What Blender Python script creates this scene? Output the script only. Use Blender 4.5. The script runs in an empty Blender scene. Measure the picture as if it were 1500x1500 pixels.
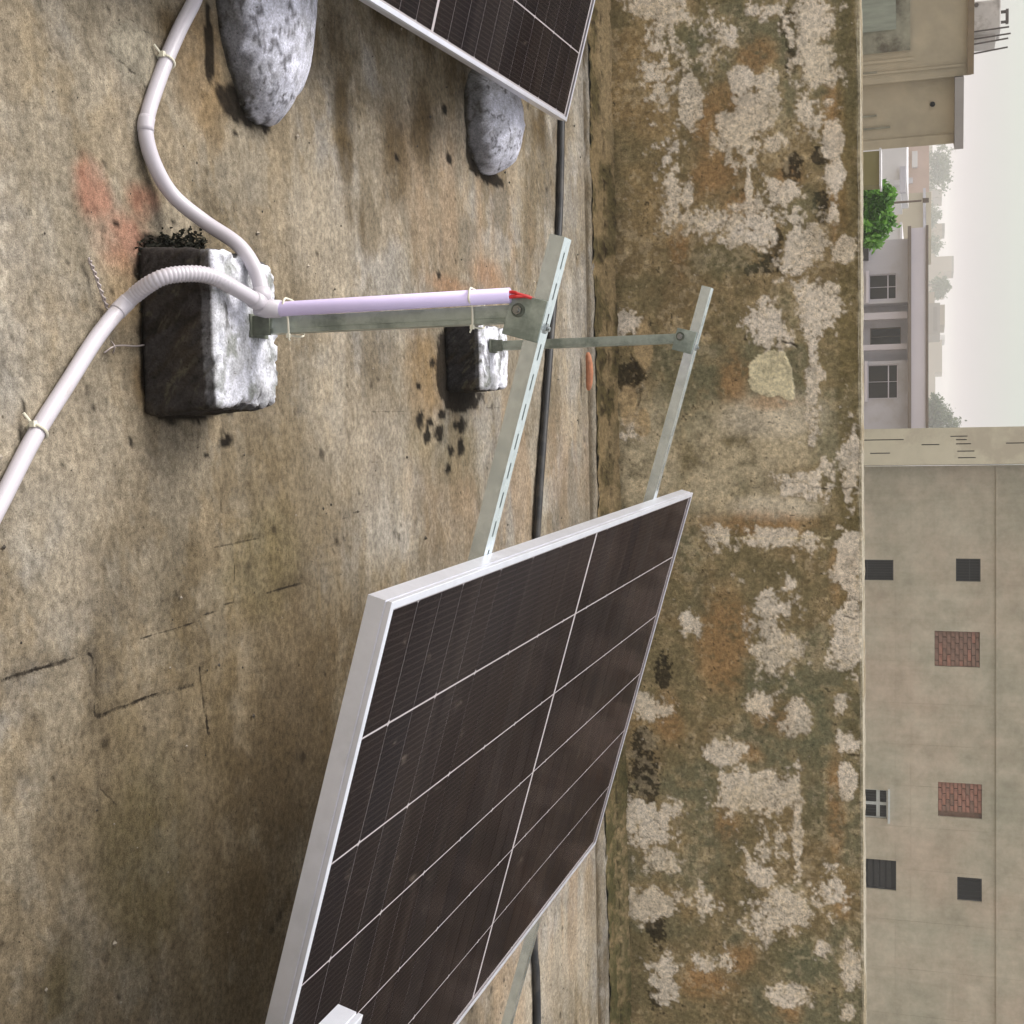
import bpy, bmesh, math, random
import numpy as np
from mathutils import Vector, Matrix

random.seed(7)
RNG = np.random.default_rng(11)
S = bpy.context.scene
COL = S.collection
YAW = math.radians(4.3898)          # the street outside runs a little askew to the roof

# ------------------------------------------------------------------ camera
cam_d = bpy.data.cameras.new("camera")
cam = bpy.data.objects.new("camera", cam_d)
COL.objects.link(cam)
right = Vector((0.997066, -0.076542, 0.0))
up = Vector((0.023309, 0.303631, 0.952505))
fwd = Vector((0.072906, 0.94971, -0.304524))
# the phone was held on its side: the picture's right is up
M = Matrix.Identity(4)
for i in range(3):
    M[i][0] = up[i]; M[i][1] = -right[i]; M[i][2] = -fwd[i]
M[0][3], M[1][3], M[2][3] = 0.0, 0.0, 1.25
cam.matrix_world = M
cam_d.sensor_width = 36.0
cam_d.lens = 36.0 * 1909.4 / 1500.0
cam_d.clip_start = 0.05
cam_d.clip_end = 3000.0
S.camera = cam

# ------------------------------------------------------------------ world, sun, exposure
wd = bpy.data.worlds.new("World"); S.world = wd; wd.use_nodes = True
nt = wd.node_tree; nt.nodes.clear()
sky = nt.nodes.new("ShaderNodeTexSky"); sky.sky_type = 'NISHITA'
sky.sun_disc = False
sky.sun_elevation = math.radians(48); sky.sun_rotation = math.radians(-76)
sky.altitude = 200; sky.air_density = 1.0; sky.dust_density = 9.0; sky.ozone_density = 1.0
hs = nt.nodes.new("ShaderNodeHueSaturation"); hs.inputs["Saturation"].default_value = 0.30
bg = nt.nodes.new("ShaderNodeBackground"); bg.inputs["Strength"].default_value = 0.15
wo = nt.nodes.new("ShaderNodeOutputWorld")
nt.links.new(sky.outputs[0], hs.inputs["Color"])
# hazy air: a touch of rose at the horizon, a touch of green above it
tcw = nt.nodes.new("ShaderNodeTexCoord"); sepw = nt.nodes.new("ShaderNodeSeparateXYZ")
nt.links.new(tcw.outputs["Generated"], sepw.inputs[0])
rw = nt.nodes.new("ShaderNodeValToRGB"); nt.links.new(sepw.outputs[2], rw.inputs[0])
ee = rw.color_ramp.elements
while len(ee) < 4: ee.new(.5)
for e_, (p_, c_) in zip(ee, [(0.0, (1.06, .975, 1.02)), (.022, (1.06, .97, 1.01)), (.06, (1.02, 1.08, .99)), (.5, (1, 1, 1))]):
    e_.position = p_; e_.color = (*c_, 1)
mw = nt.nodes.new("ShaderNodeMix"); mw.data_type = 'RGBA'; mw.blend_type = 'MULTIPLY'; mw.inputs[0].default_value = 1.0
# thin overcast: an even white veil over the clear sky
veil = nt.nodes.new("ShaderNodeMix"); veil.data_type = 'RGBA'; veil.inputs[0].default_value = 0.62
nt.links.new(hs.outputs[0], veil.inputs[6]); veil.inputs[7].default_value = (3.05, 3.0, 2.98, 1)
nt.links.new(veil.outputs[2], mw.inputs[6]); nt.links.new(rw.outputs[0], mw.inputs[7])
nt.links.new(mw.outputs[2], bg.inputs["Color"])
nt.links.new(bg.outputs[0], wo.inputs["Surface"])

sl = bpy.data.lights.new("sun", 'SUN'); sl.energy = 1.4; sl.angle = math.radians(30); sl.color = (1.0, 0.975, 0.93)
sun = bpy.data.objects.new("sun", sl); COL.objects.link(sun)
el, az = math.radians(48), math.radians(-76)
sdir = Vector((math.sin(az) * math.cos(el), math.cos(az) * math.cos(el), math.sin(el)))
sun.rotation_euler = (-sdir).to_track_quat('-Z', 'Y').to_euler()

S.view_settings.view_transform = 'Standard'
S.view_settings.look = 'None'
S.view_settings.gamma = 1.0
S.view_settings.use_curve_mapping = False
S.view_settings.exposure = 0.92
S.cycles.max_bounces = 8
S.cycles.volume_bounces = 1

# ------------------------------------------------------------------ materials
def lin(r, g, b, k=1.0):
    f = lambda c: ((c / 255 + 0.055) / 1.055) ** 2.4 if c > 10 else c / 255 / 12.92
    return (f(r) * k, f(g) * k, f(b) * k)

def node(t, kind, **kw):
    n = t.nodes.new(kind)
    for k, v in kw.items():
        n.inputs[k].default_value = v
    return n

def base_mat(name):
    m = bpy.data.materials.new(name); m.use_nodes = True
    t = m.node_tree; t.nodes.clear()
    o = t.nodes.new("ShaderNodeOutputMaterial"); p = t.nodes.new("ShaderNodeBsdfPrincipled")
    t.links.new(p.outputs[0], o.inputs["Surface"])
    return m, t, p, o

def ramp(t, fac, stops):
    r = t.nodes.new("ShaderNodeValToRGB")
    e = r.color_ramp.elements
    while len(e) < len(stops): e.new(0.5)
    for i, (p, c) in enumerate(stops):
        e[i].position = p; e[i].color = (*c, 1) if len(c) == 3 else c
    t.links.new(fac, r.inputs[0])
    return r.outputs[0]

def noise(t, scale, detail=6.0, rough=0.6, vec=None, stretch=None):
    n = node(t, "ShaderNodeTexNoise", Scale=scale, Detail=detail, Roughness=rough)
    tc = t.nodes.new("ShaderNodeTexCoord")
    src = tc.outputs["Object"]
    if stretch:
        mp = t.nodes.new("ShaderNodeMapping"); mp.inputs["Scale"].default_value = stretch
        t.links.new(src, mp.inputs[0]); src = mp.outputs[0]
    t.links.new(src, n.inputs["Vector"])
    return n.outputs["Fac"]

def mul(t, a, b, blend='MULTIPLY', fac=1.0):
    m = t.nodes.new("ShaderNodeMix"); m.data_type = 'RGBA'; m.blend_type = blend
    m.inputs[0].default_value = fac
    t.links.new(a, m.inputs[6]); t.links.new(b, m.inputs[7])
    return m.outputs[2]

def bump(t, p, h, strength, dist):
    b = node(t, "ShaderNodeBump", Strength=strength, Distance=dist)
    t.links.new(h, b.inputs["Height"]); t.links.new(b.outputs[0], p.inputs["Normal"])

def mat_col(name, fine, lo, hi, rough=0.9, bs=0.4, bd=0.003, stretch=None, pits=0.0, cracks=False):
    """albedo laid down per vertex (stains, lime, algae) with grain in the shader"""
    m, t, p, o = base_mat(name)
    a = t.nodes.new("ShaderNodeAttribute"); a.attribute_name = "Col"
    f = noise(t, fine, 8.0, 0.65, stretch=stretch)
    c = mul(t, a.outputs["Color"], ramp(t, f, [(0.37, (lo,) * 3), (0.63, (hi,) * 3)]))
    f2 = noise(t, fine * 5.3, 4.0, 0.7)
    c = mul(t, c, ramp(t, f2, [(0.37, (0.74,) * 3), (0.63, (1.22,) * 3)]))
    f3 = noise(t, fine * 2.4, 5.0, 0.75)
    c = mul(t, c, ramp(t, f3, [(0.33, (0.35, 0.32, 0.29)), (0.405, (1, 1, 1))]))
    if pits:
        v = node(t, "ShaderNodeTexVoronoi", Scale=pits)
        tc = t.nodes.new("ShaderNodeTexCoord"); t.links.new(tc.outputs["Object"], v.inputs["Vector"])
        gate = noise(t, pits * 0.13, 3.0, 0.6)
        add = t.nodes.new("ShaderNodeMath"); add.operation = 'ADD'
        t.links.new(v.outputs["Distance"], add.inputs[0]); t.links.new(gate, add.inputs[1])
        c = mul(t, c, ramp(t, add.outputs[0], [(0.40, (0.28, 0.25, 0.22)), (0.47, (1, 1, 1))]))
    if cracks:
        ck = t.nodes.new("ShaderNodeAttribute"); ck.attribute_name = "Crk"
        cs_ = t.nodes.new("ShaderNodeAttribute"); cs_.attribute_name = "Cks"
        nn = noise(t, 170.0, 4.0, .65); gg_ = noise(t, 11.0, 5.0, .65)
        m1 = t.nodes.new("ShaderNodeMath"); m1.operation = 'MULTIPLY_ADD'; m1.inputs[1].default_value = .0060; m1.inputs[2].default_value = -.0030
        t.links.new(nn, m1.inputs[0])
        m2 = t.nodes.new("ShaderNodeMath"); m2.operation = 'ADD'; t.links.new(ck.outputs["Fac"], m2.inputs[0]); t.links.new(m1.outputs[0], m2.inputs[1])
        mr = t.nodes.new("ShaderNodeMapRange"); mr.inputs[1].default_value = .0016; mr.inputs[2].default_value = .0036; mr.inputs[3].default_value = 1; mr.inputs[4].default_value = 0
        t.links.new(m2.outputs[0], mr.inputs[0])
        m3 = t.nodes.new("ShaderNodeMath"); m3.operation = 'MULTIPLY'; t.links.new(mr.outputs[0], m3.inputs[0]); t.links.new(cs_.outputs["Fac"], m3.inputs[1])
        m4 = t.nodes.new("ShaderNodeMath"); m4.operation = 'MULTIPLY'; t.links.new(m3.outputs[0], m4.inputs[0])
        t.links.new(ramp(t, gg_, [(.36, (.35,) * 3), (.52, (1, 1, 1))]), m4.inputs[1])
        mx = t.nodes.new("ShaderNodeMix"); mx.data_type = 'RGBA'
        t.links.new(m4.outputs[0], mx.inputs[0]); t.links.new(c, mx.inputs[6]); mx.inputs[7].default_value = (.016, .012, .009, 1)
        c = mx.outputs[2]
    t.links.new(c, p.inputs["Base Color"])
    p.inputs["Roughness"].default_value = rough
    p.inputs["Specular IOR Level"].default_value = 0.10
    bump(t, p, f2, bs, bd)
    return m

def mat(name, c, rough=0.6, metal=0.0, var=0.15, scale=20.0, bs=0.0, bd=0.001, spec=0.5, stretch=None, stain=None, stain_scale=3.0, stain_at=(0.5, 0.62), detail=6.0):
    m, t, p, o = base_mat(name)
    f = noise(t, scale, detail, 0.6, stretch=stretch)
    lo = tuple(x * (1 - var) for x in c); hi = tuple(min(1, x * (1 + var)) for x in c)
    out = ramp(t, f, [(0.3, lo), (0.7, hi)])
    if stain:
        g = noise(t, stain_scale, 7.0, 0.65, stretch=stretch)
        mx = t.nodes.new("ShaderNodeMix"); mx.data_type = 'RGBA'
        t.links.new(ramp(t, g, [(stain_at[0], (0, 0, 0)), (stain_at[1], (1, 1, 1))]), mx.inputs[0])
        t.links.new(out, mx.inputs[6]); mx.inputs[7].default_value = (*stain, 1)
        out = mx.outputs[2]
    t.links.new(out, p.inputs["Base Color"])
    p.inputs["Roughness"].default_value = rough; p.inputs["Metallic"].default_value = metal
    p.inputs["Specular IOR Level"].default_value = spec
    if bs: bump(t, p, f, bs, bd)
    return m

MT = {}
MT['floor'] = mat_col("roof_screed", 75, 0.70, 1.26, 0.92, 0.7, 0.004, pits=42, cracks=True)
MT['wall'] = mat_col("mouldy_plaster", 60, 0.72, 1.26, 0.95, 0.6, 0.004)
MT['cement'] = mat_col("whitewashed_cement", 45, 0.80, 1.18, 0.95, 0.6, 0.003)
MT['galv'] = mat("galvanised_steel", (0.76, 0.83, 0.85), 0.20, 0.88, 0.10, 60, stain=(0.66, 0.73, 0.75), stain_scale=14)
MT['galv_dull'] = mat("dull_galvanised_steel", (0.44, 0.49, 0.45), 0.42, 0.85, 0.14, 40, stain=(0.25, 0.29, 0.26), stain_scale=9)
MT['foot'] = mat("weathered_foot_steel", (0.13, 0.14, 0.11), 0.7, 0.3, 0.4, 60)
MT['bolt'] = mat("zinc_bolt", (0.34, 0.35, 0.35), 0.18, 1.0, 0.1, 80)
MT['alu'] = mat("anodised_aluminium", (0.82, 0.83, 0.92), 0.28, 0.55, 0.04, 30, stain=(0.76, 0.77, 0.85), stain_scale=8)
MT['back'] = mat("white_backsheet", (0.70, 0.70, 0.72), 0.5, 0.0, 0.05, 15)
MT['pvc'] = mat("white_pvc", (0.52, 0.485, 0.53), 0.38, 0.0, 0.05, 9, stain=(0.44, 0.39, 0.38), stain_scale=16, stain_at=(0.62, 0.80))
MT['pvc_rigid'] = mat("lilac_pvc", (0.68, 0.58, 0.86), 0.35, 0.0, 0.05, 9, stain=(0.45, 0.40, 0.48), stain_scale=12, stain_at=(0.6, 0.8))
MT['tie'] = mat("cream_nylon", (0.72, 0.68, 0.55), 0.45, 0.0, 0.06, 40)
MT['red'] = mat("red_wire_sheath", (0.55, 0.02, 0.02), 0.4, 0.0, 0.1, 40)
MT['black'] = mat("black_polythene", (0.012, 0.012, 0.014), 0.42, 0.0, 0.3, 12, stain=(0.05, 0.045, 0.04), stain_scale=9)
MT['clay'] = mat("orange_clay", (0.42, 0.17, 0.09), 0.8, 0.0, 0.25, 40, 0.4)
MT['wire'] = mat("grey_wire", (0.42, 0.36, 0.35), 0.5, 0.4, 0.2, 60)

def cell_mat():
    m, t, p, o = base_mat("silicon_cell")
    tc = t.nodes.new("ShaderNodeTexCoord"); sx = t.nodes.new("ShaderNodeSeparateXYZ")
    t.links.new(tc.outputs["Object"], sx.inputs[0])
    w = t.nodes.new("ShaderNodeMath"); w.operation = 'MULTIPLY'; w.inputs[1].default_value = 16 / 0.1815
    t.links.new(sx.outputs[0], w.inputs[0])
    fr = t.nodes.new("ShaderNodeMath"); fr.operation = 'FRACT'; t.links.new(w.outputs[0], fr.inputs[0])
    pk = t.nodes.new("ShaderNodeMath"); pk.operation = 'PINGPONG'; pk.inputs[1].default_value = 0.5
    t.links.new(fr.outputs[0], pk.inputs[0])
    info = t.nodes.new("ShaderNodeObjectInfo")
    tint = ramp(t, info.outputs["Random"], [(0.0, (0.0038, 0.0028, 0.0046)), (0.5, (0.0072, 0.0036, 0.0032)), (1.0, (0.0044, 0.0030, 0.0048))])
    mx = t.nodes.new("ShaderNodeMix"); mx.data_type = 'RGBA'
    t.links.new(ramp(t, pk.outputs[0], [(0.0, (0.65,) * 3), (0.10, (0.55,) * 3), (0.16, (0, 0, 0))]), mx.inputs[0])
    t.links.new(tint, mx.inputs[6]); mx.inputs[7].default_value = (0.038, 0.030, 0.029, 1)
    t.links.new(mx.outputs[2], p.inputs["Base Color"])
    p.inputs["Roughness"].default_value = 0.55
    p.inputs["Specular IOR Level"].default_value = 0.03
    return m
MT['cell'] = cell_mat()

def glass_mat():
    m, t, p, o = base_mat("dusty_cover_glass")
    t.nodes.remove(p)
    tr = t.nodes.new("ShaderNodeBsdfTransparent"); tr.inputs[0].default_value = (0.90, 0.88, 0.88, 1)
    gl = t.nodes.new("ShaderNodeBsdfGlossy"); gl.inputs["Roughness"].default_value = 0.10; gl.inputs[0].default_value = (0.66, 0.56, 0.58, 1)
    fr = t.nodes.new("ShaderNodeFresnel"); fr.inputs[0].default_value = 1.05
    geo = t.nodes.new("ShaderNodeNewGeometry")
    ff = t.nodes.new("ShaderNodeMath"); ff.operation = 'SUBTRACT'; ff.use_clamp = True
    t.links.new(fr.outputs[0], ff.inputs[0]); t.links.new(geo.outputs["Backfacing"], ff.inputs[1])
    m1 = t.nodes.new("ShaderNodeMixShader")
    t.links.new(ff.outputs[0], m1.inputs[0]); t.links.new(tr.outputs[0], m1.inputs[1]); t.links.new(gl.outputs[0], m1.inputs[2])
    df = t.nodes.new("ShaderNodeBsdfDiffuse"); df.inputs[0].default_value = (0.50, 0.41, 0.33, 1)
    m2 = t.nodes.new("ShaderNodeMixShader")
    a = noise(t, 3.0, 5.0, 0.6, stretch=(.35, 1.2, 1)); b = noise(t, 30.0, 6.0, 0.7, stretch=(1, 0.5, 1)); c_ = noise(t, 26.0, 4.0, 0.6, stretch=(.05, 1, 1))
    d1 = ramp(t, a, [(0.35, (0.0,) * 3), (0.70, (0.012,) * 3)])
    d2 = ramp(t, b, [(0.61, (0.0,) * 3), (0.76, (0.10,) * 3)])
    # dusty film, plus brownish streaky reflections painted in as diffuse bands
    dust_and_sheen = mul(t, mul(t, d1, d2, 'ADD'), ramp(t, c_, [(0.47, (0.0,) * 3), (0.66, (0.012,) * 3)]), 'ADD')
    t.links.new(dust_and_sheen, m2.inputs[0]); t.links.new(m1.outputs[0], m2.inputs[1]); t.links.new(df.outputs[0], m2.inputs[2])
    t.links.new(m2.outputs[0], o.inputs["Surface"])
    return m
MT['glass'] = glass_mat()

# ------------------------------------------------------------------ mesh helpers
def empty(name, loc=(0, 0, 0), rot=(0, 0, 0), parent=None):
    o = bpy.data.objects.new(name, None); COL.objects.link(o)
    o.location = loc; o.rotation_euler = rot
    o.empty_display_size = 0.1
    if parent: o.parent = parent
    return o

def tag(o, label=None, cat=None, group=None, kind=None):
    if label: o['label'] = label
    if cat: o['category'] = cat
    if group: o['group'] = group
    if kind: o['kind'] = kind
    return o

class MB:
    def __init__(self): self.v = []; self.f = []; self.m = []
    def add(self, vs, fs, mi=0):
        k = len(self.v); self.v += [tuple(x) for x in vs]
        self.f += [tuple(i + k for i in q) for q in fs]; self.m += [mi] * len(fs)
    def box(self, c, s, R=None, mi=0, taper=1.0):
        hx, hy, hz = s[0] / 2, s[1] / 2, s[2] / 2
        P = [(-hx, -hy, -hz), (hx, -hy, -hz), (hx, hy, -hz), (-hx, hy, -hz)]
        P += [(-hx * taper, -hy * taper, hz), (hx * taper, -hy * taper, hz), (hx * taper, hy * taper, hz), (-hx * taper, hy * taper, hz)]
        if R is not None: P = [tuple(R @ Vector(p)) for p in P]
        self.add([(p[0] + c[0], p[1] + c[1], p[2] + c[2]) for p in P],
                 [(0, 3, 2, 1), (4, 5, 6, 7), (0, 1, 5, 4), (1, 2, 6, 5), (2, 3, 7, 6), (3, 0, 4, 7)], mi)
    def bx(self, x0, x1, y0, y1, z0, z1, mi=0):
        self.box(((x0 + x1) / 2, (y0 + y1) / 2, (z0 + z1) / 2), (abs(x1 - x0), abs(y1 - y0), abs(z1 - z0)), None, mi)
    def tube(self, path, r, seg=10, caps=True, mi=0, closed=False):
        P = [Vector(p) for p in path]; n = len(P)
        rr = r if hasattr(r, '__len__') else [r] * n
        T = []
        for i in range(n):
            a = P[(i - 1) % n] if (closed or i > 0) else P[i]
            b = P[(i + 1) % n] if (closed or i < n - 1) else P[i]
            T.append((b - a).normalized())
        N = T[0].orthogonal().normalized(); vs = []
        for i in range(n):
            N = (N - T[i] * N.dot(T[i])).normalized(); B = T[i].cross(N)
            for k in range(seg):
                a = 2 * math.pi * k / seg
                vs.append(P[i] + (N * math.cos(a) + B * math.sin(a)) * rr[i])
        fs = []
        for i in range(n if closed else n - 1):
            j = (i + 1) % n
            for k in range(seg):
                q = (k + 1) % seg
                fs.append((i * seg + k, i * seg + q, j * seg + q, j * seg + k))
        if caps and not closed:
            fs.append(tuple(range(seg - 1, -1, -1))); fs.append(tuple((n - 1) * seg + k for k in range(seg)))
        self.add(vs, fs, mi)
    def cyl(self, a, b, r, seg=12, mi=0, r2=None):
        self.tube([a, b], [r, r if r2 is None else r2], seg, True, mi)
    def mesh(self, name, mats, smooth=False):
        me = bpy.data.meshes.new(name); me.from_pydata(self.v, [], self.f)
        for m in (mats if isinstance(mats, (list, tuple)) else [mats]): me.materials.append(m)
        if any(self.m): me.polygons.foreach_set("material_index", self.m)
        if smooth: me.polygons.foreach_set("use_smooth", [True] * len(me.polygons))
        me.update()
        return me
    def build(self, name, mats, parent=None, smooth=False, loc=None, rot=None, bevel=0):
        o = bpy.data.objects.new(name, self.mesh(name, mats, smooth)); COL.objects.link(o)
        if parent: o.parent = parent
        if loc: o.location = loc
        if rot: o.rotation_euler = rot
        if bevel:
            b = o.modifiers.new("bevel", 'BEVEL'); b.width = bevel; b.segments = 2; b.limit_method = 'ANGLE'
        return o

def inst(name, me, parent, loc=(0, 0, 0), rot=(0, 0, 0)):
    o = bpy.data.objects.new(name, me); COL.objects.link(o); o.parent = parent
    o.location = loc; o.rotation_euler = rot
    return o

def kids(o): return [c for c in bpy.data.objects if c.parent == o]

def copy_tree(o, parent=None):
    allc = {}
    for c in bpy.data.objects:
        if c.parent: allc.setdefault(c.parent.name, []).append(c)
    def rec(s, p):
        c = s.copy(); COL.objects.link(c); c.parent = p
        for ch in allc.get(s.name, []): rec(ch, c)
        return c
    return rec(o, parent)

def spline(pts, n=8):
    P = [Vector(p) for p in pts]; out = []
    for i in range(len(P) - 1):
        p0 = P[max(i - 1, 0)]; p1 = P[i]; p2 = P[i + 1]; p3 = P[min(i + 2, len(P) - 1)]
        for k in range(n):
            t = k / n
            out.append(0.5 * ((2 * p1) + (p2 - p0) * t + (2 * p0 - 5 * p1 + 4 * p2 - p3) * t * t + (3 * p1 - p0 - 3 * p2 + p3) * t ** 3))
    out.append(P[-1])
    return out

# numpy noise
_TAB = np.random.default_rng(5).random((512, 512)).astype(np.float32)
def vnoise(x, y, seed):
    x = x + seed * 37.13; y = y + seed * 91.7
    xi = np.floor(x).astype(int); yi = np.floor(y).astype(int)
    fx = x - xi; fy = y - yi; fx = fx * fx * (3 - 2 * fx); fy = fy * fy * (3 - 2 * fy)
    a = _TAB[xi % 512, yi % 512]; b = _TAB[(xi + 1) % 512, yi % 512]
    c = _TAB[xi % 512, (yi + 1) % 512]; d = _TAB[(xi + 1) % 512, (yi + 1) % 512]
    return (a * (1 - fx) + b * fx) * (1 - fy) + (c * (1 - fx) + d * fx) * fy
def fbm(x, y, seed, octv=5, gain=0.55):
    s = np.zeros_like(x); a = 1.0; tot = 0.0
    for o in range(octv):
        s += a * vnoise(x, y, seed + o * 3); tot += a; a *= gain; x = x * 2.03; y = y * 2.03
    return s / tot
def sst(a, b, x):
    t = np.clip((x - a) / (b - a), 0, 1); return t * t * (3 - 2 * t)
def mixc(c, col, f):
    return c * (1 - f[:, None]) + np.array(col)[None, :] * f[:, None]
def blobs(x, y, lst, seed, amp=0.55, sc=14.0, soft=0.35):
    """union of noise-edged ellipses (cx, cy, rx, ry[, strength])"""
    out = np.zeros_like(x)
    for i, b in enumerate(lst):
        cx, cy, rx, ry = b[:4]; s = b[4] if len(b) > 4 else 1.0
        rx = max(rx, .004); ry = max(ry, .004)
        sel = np.where((np.abs(x - cx) < rx * 2.2 + .02) & (np.abs(y - cy) < ry * 2.2 + .02))[0]
        if not len(sel): continue
        xs, ys = x[sel], y[sel]
        d = np.sqrt(((xs - cx) / rx) ** 2 + ((ys - cy) / ry) ** 2)
        d = d + (fbm(xs * sc, ys * sc, seed + i % 5, 4) - 0.5) * 2 * amp
        out[sel] = np.maximum(out[sel], s * sst(1 + soft, 1 - soft, d))
    return out
def seg_dist(x, y, pl):
    d = np.full_like(x, 9.0)
    for (ax, ay), (bx, by) in zip(pl[:-1], pl[1:]):
        vx, vy = bx - ax, by - ay; L = vx * vx + vy * vy + 1e-12
        t = np.clip(((x - ax) * vx + (y - ay) * vy) / L, 0, 1)
        d = np.minimum(d, np.hypot(x - ax - t * vx, y - ay - t * vy))
    return d

def sheet(name, P, cols, nu, nv, material, parent=None, flip=False):
    """grid of nu x nv points with an albedo colour per vertex"""
    idx = np.arange(nu * nv).reshape(nu, nv)
    q = np.stack([idx[:-1, :-1], idx[1:, :-1], idx[1:, 1:], idx[:-1, 1:]], -1).reshape(-1, 4)
    if flip: q = q[:, ::-1]
    me = bpy.data.meshes.new(name)
    me.vertices.add(len(P)); me.vertices.foreach_set("co", P.astype(np.float32).ravel())
    me.loops.add(q.size); me.loops.foreach_set("vertex_index", q.ravel().astype(np.int32))
    me.polygons.add(len(q)); me.polygons.foreach_set("loop_start", np.arange(0, q.size, 4, dtype=np.int32))
    me.polygons.foreach_set("use_smooth", [True] * len(q))
    me.update(calc_edges=True)
    set_col(me, cols)
    me.materials.append(material)
    o = bpy.data.objects.new(name, me); COL.objects.link(o)
    if parent: o.parent = parent
    return o
def set_col(me, cols):
    at = me.color_attributes.new("Col", 'FLOAT_COLOR', 'POINT')
    cols = np.asarray(cols); cols = cols * np.minimum(1.0, .80 / np.maximum(cols.max(1), 1e-6))[:, None]
    c4 = np.ones((len(cols), 4), np.float32); c4[:, :3] = np.clip(cols, 0.004, 0.9)
    at.data.foreach_set("color", c4.ravel())

# ------------------------------------------------------------------ roof floor
def axis(parts):
    out = []
    for a, b, s in parts: out.append(np.arange(a, b, s))
    out.append(np.array([parts[-1][1]])); return np.concatenate(out)

KF = 0.66
def make_floor():
    xs = axis([(-6, -3.4, .12), (-3.4, -2.0, .025), (-2.0, 2.9, .0085), (2.9, 4.4, .025), (4.4, 7, .12)])
    ys = axis([(-5, -.3, .12), (-.3, 1.2, .025), (1.2, 5.2, .0085), (5.2, 5.36, .05)])
    X, Yg = np.meshgrid(xs, ys, indexing='ij'); x = X.ravel(); y = Yg.ravel()
    big = fbm(x * 1.1, y * 1.1, 1); mid = fbm(x * 4, y * 4, 2); fine = fbm(x * 18, y * 18, 3); vf = fbm(x * 60, y * 60, 4, 3)
    streak = fbm(x * 2.0, y * 9.0, 9)
    beige = lin(182, 168, 145, KF); grey = lin(184, 175, 160, KF); tan = lin(160, 143, 115, KF)
    olive = lin(128, 112, 78, KF); dark = lin(74, 60, 42, KF)
    c = np.tile(np.array(beige), (len(x), 1))
    c = mixc(c, grey, sst(.42, .60, mid))
    c = mixc(c, tan, 0.75 * sst(.50, .64, big + .35 * (fine - .5)))
    c = mixc(c, tan, 0.5 * sst(.52, .62, streak + .3 * (fine - .5)))
    st2 = fbm(x * 1.6, y * 17.0, 12); st3 = fbm(x * 5.0, y * 40.0, 14, 3)
    c *= (.74 + .52 * st2)[:, None] * (.86 + .28 * st3)[:, None]
    damp = fbm(x * 2.6, y * 3.4, 16)
    c = mixc(c, lin(120, 106, 82, KF), .55 * sst(.53, .62, damp + .25 * (fine - .5)))
    # worn films with sharp edges
    pe = fbm(x * 7, y * 12, 86, 7, .66); c *= (1 - .11 * sst(.495, .545, pe))[:, None]
    pf = fbm(x * 5, y * 8, 87, 7, .66); c = mixc(c, lin(190, 181, 162, KF), .28 * sst(.505, .550, pf))
    pg = fbm(x * 9, y * 14, 88, 7, .68); c = mixc(c, lin(126, 112, 88, KF), .28 * sst(.540, .590, pg))
    # pale trowelled cement
    pale = blobs(x, y, [(0.0568, 1.706, 0.1251, 0.1425), (-0.6088, 1.908, 0.056, 0.0839), (0.0644, 2.597, 0.1486, 0.1361), (0.2371, 1.668, 0.0775, 0.0571), (0.0922, 2.797, 0.1323, 0.4562), (1.948, 4.193, 0.122, 0.5098), (-0.4143, 2.603, 0.1249, 0.1686)], 20, .5, 7, .6)
    c = mixc(c, lin(192, 178, 155, KF), .55 * pale)
    pink = blobs(x, y, [(0.1763, 3.979, 0.2197, 0.8749), (1.725, 4.098, 0.2818, 0.6197), (-0.5651, 3.489, 0.2428, 0.5549)], 23, .4, 6, .6)
    c = mixc(c, lin(184, 158, 128, KF), .55 * pink * sst(.35, .6, streak))
    # olive algae towards the middle of the roof
    ol = blobs(x, y, [(0.5145, 2.296, 0.3058, 0.5493), (0.904, 2.131, 0.3526, 0.1983), (0.2101, 2.408, 0.1799, 0.3117)], 30, .45, 5, .55)
    c = mixc(c, lin(128, 110, 78, KF), .60 * ol * sst(.25, .55, .6 * mid + .4 * fine + .06))
    gr = blobs(x, y, [(0.6961, 1.845, 0.1649, 0.117), (0.842, 1.621, 0.062, 0.0559), (0.2831, 2.291, 0.0939, 0.1516), (0.0871, 3.325, 0.1105, 0.262)], 34, .5, 8, .5)
    c = mixc(c, lin(112, 104, 60, KF), .30 * gr)
    dk = blobs(x, y, [(0.9209, 2.365, 0.4452, 0.2939), (0.647, 2.502, 0.2673, 0.3364), (0.9918, 2.193, 0.251, 0.1308)], 38, .45, 6, .5)
    c = mixc(c, lin(92, 76, 54, KF), .60 * dk * sst(.28, .52, .55 * mid + .45 * fine + .04))
    # brown run-off by the mounds, and panel shade painted along the left panel's edge
    rn = blobs(x, y, [(-0.7014, 2.72, 0.1445, 0.0435), (-0.6917, 2.018, 0.0323, 0.0368), (-0.857, 2.662, 0.0297, 0.0348), (-0.5632, 2.793, 0.1796, 0.0857), (-0.9797, 3.076, 0.0503, 0.2671), (-0.8394, 2.682, 0.0822, 0.1232), (-0.9897, 3.504, 0.0948, 0.1696), (-0.9877, 4.347, 0.0752, 0.1678), (-0.7394, 3.222, 0.1149, 0.0978), (-0.6612, 3.033, 0.1006, 0.0879)], 44, .5, 10, .6)
    c = mixc(c, lin(88, 70, 40, KF), .78 * rn * sst(.25, .55, streak + .25 * (fine - .5)))
    # exposed brick-red screed
    org = blobs(x, y, [(-0.3009, 1.862, 0.0527, 0.0786), (-0.3793, 1.769, 0.0451, 0.0396), (-0.3507, 1.789, 0.0348, 0.0448), (-0.3659, 1.911, 0.034, 0.04)], 50, .55, 12, .5)
    c = mixc(c, lin(198, 130, 104, KF), .58 * org * sst(.30, .60, .5 * fine + .5 * mid + .08))
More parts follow.
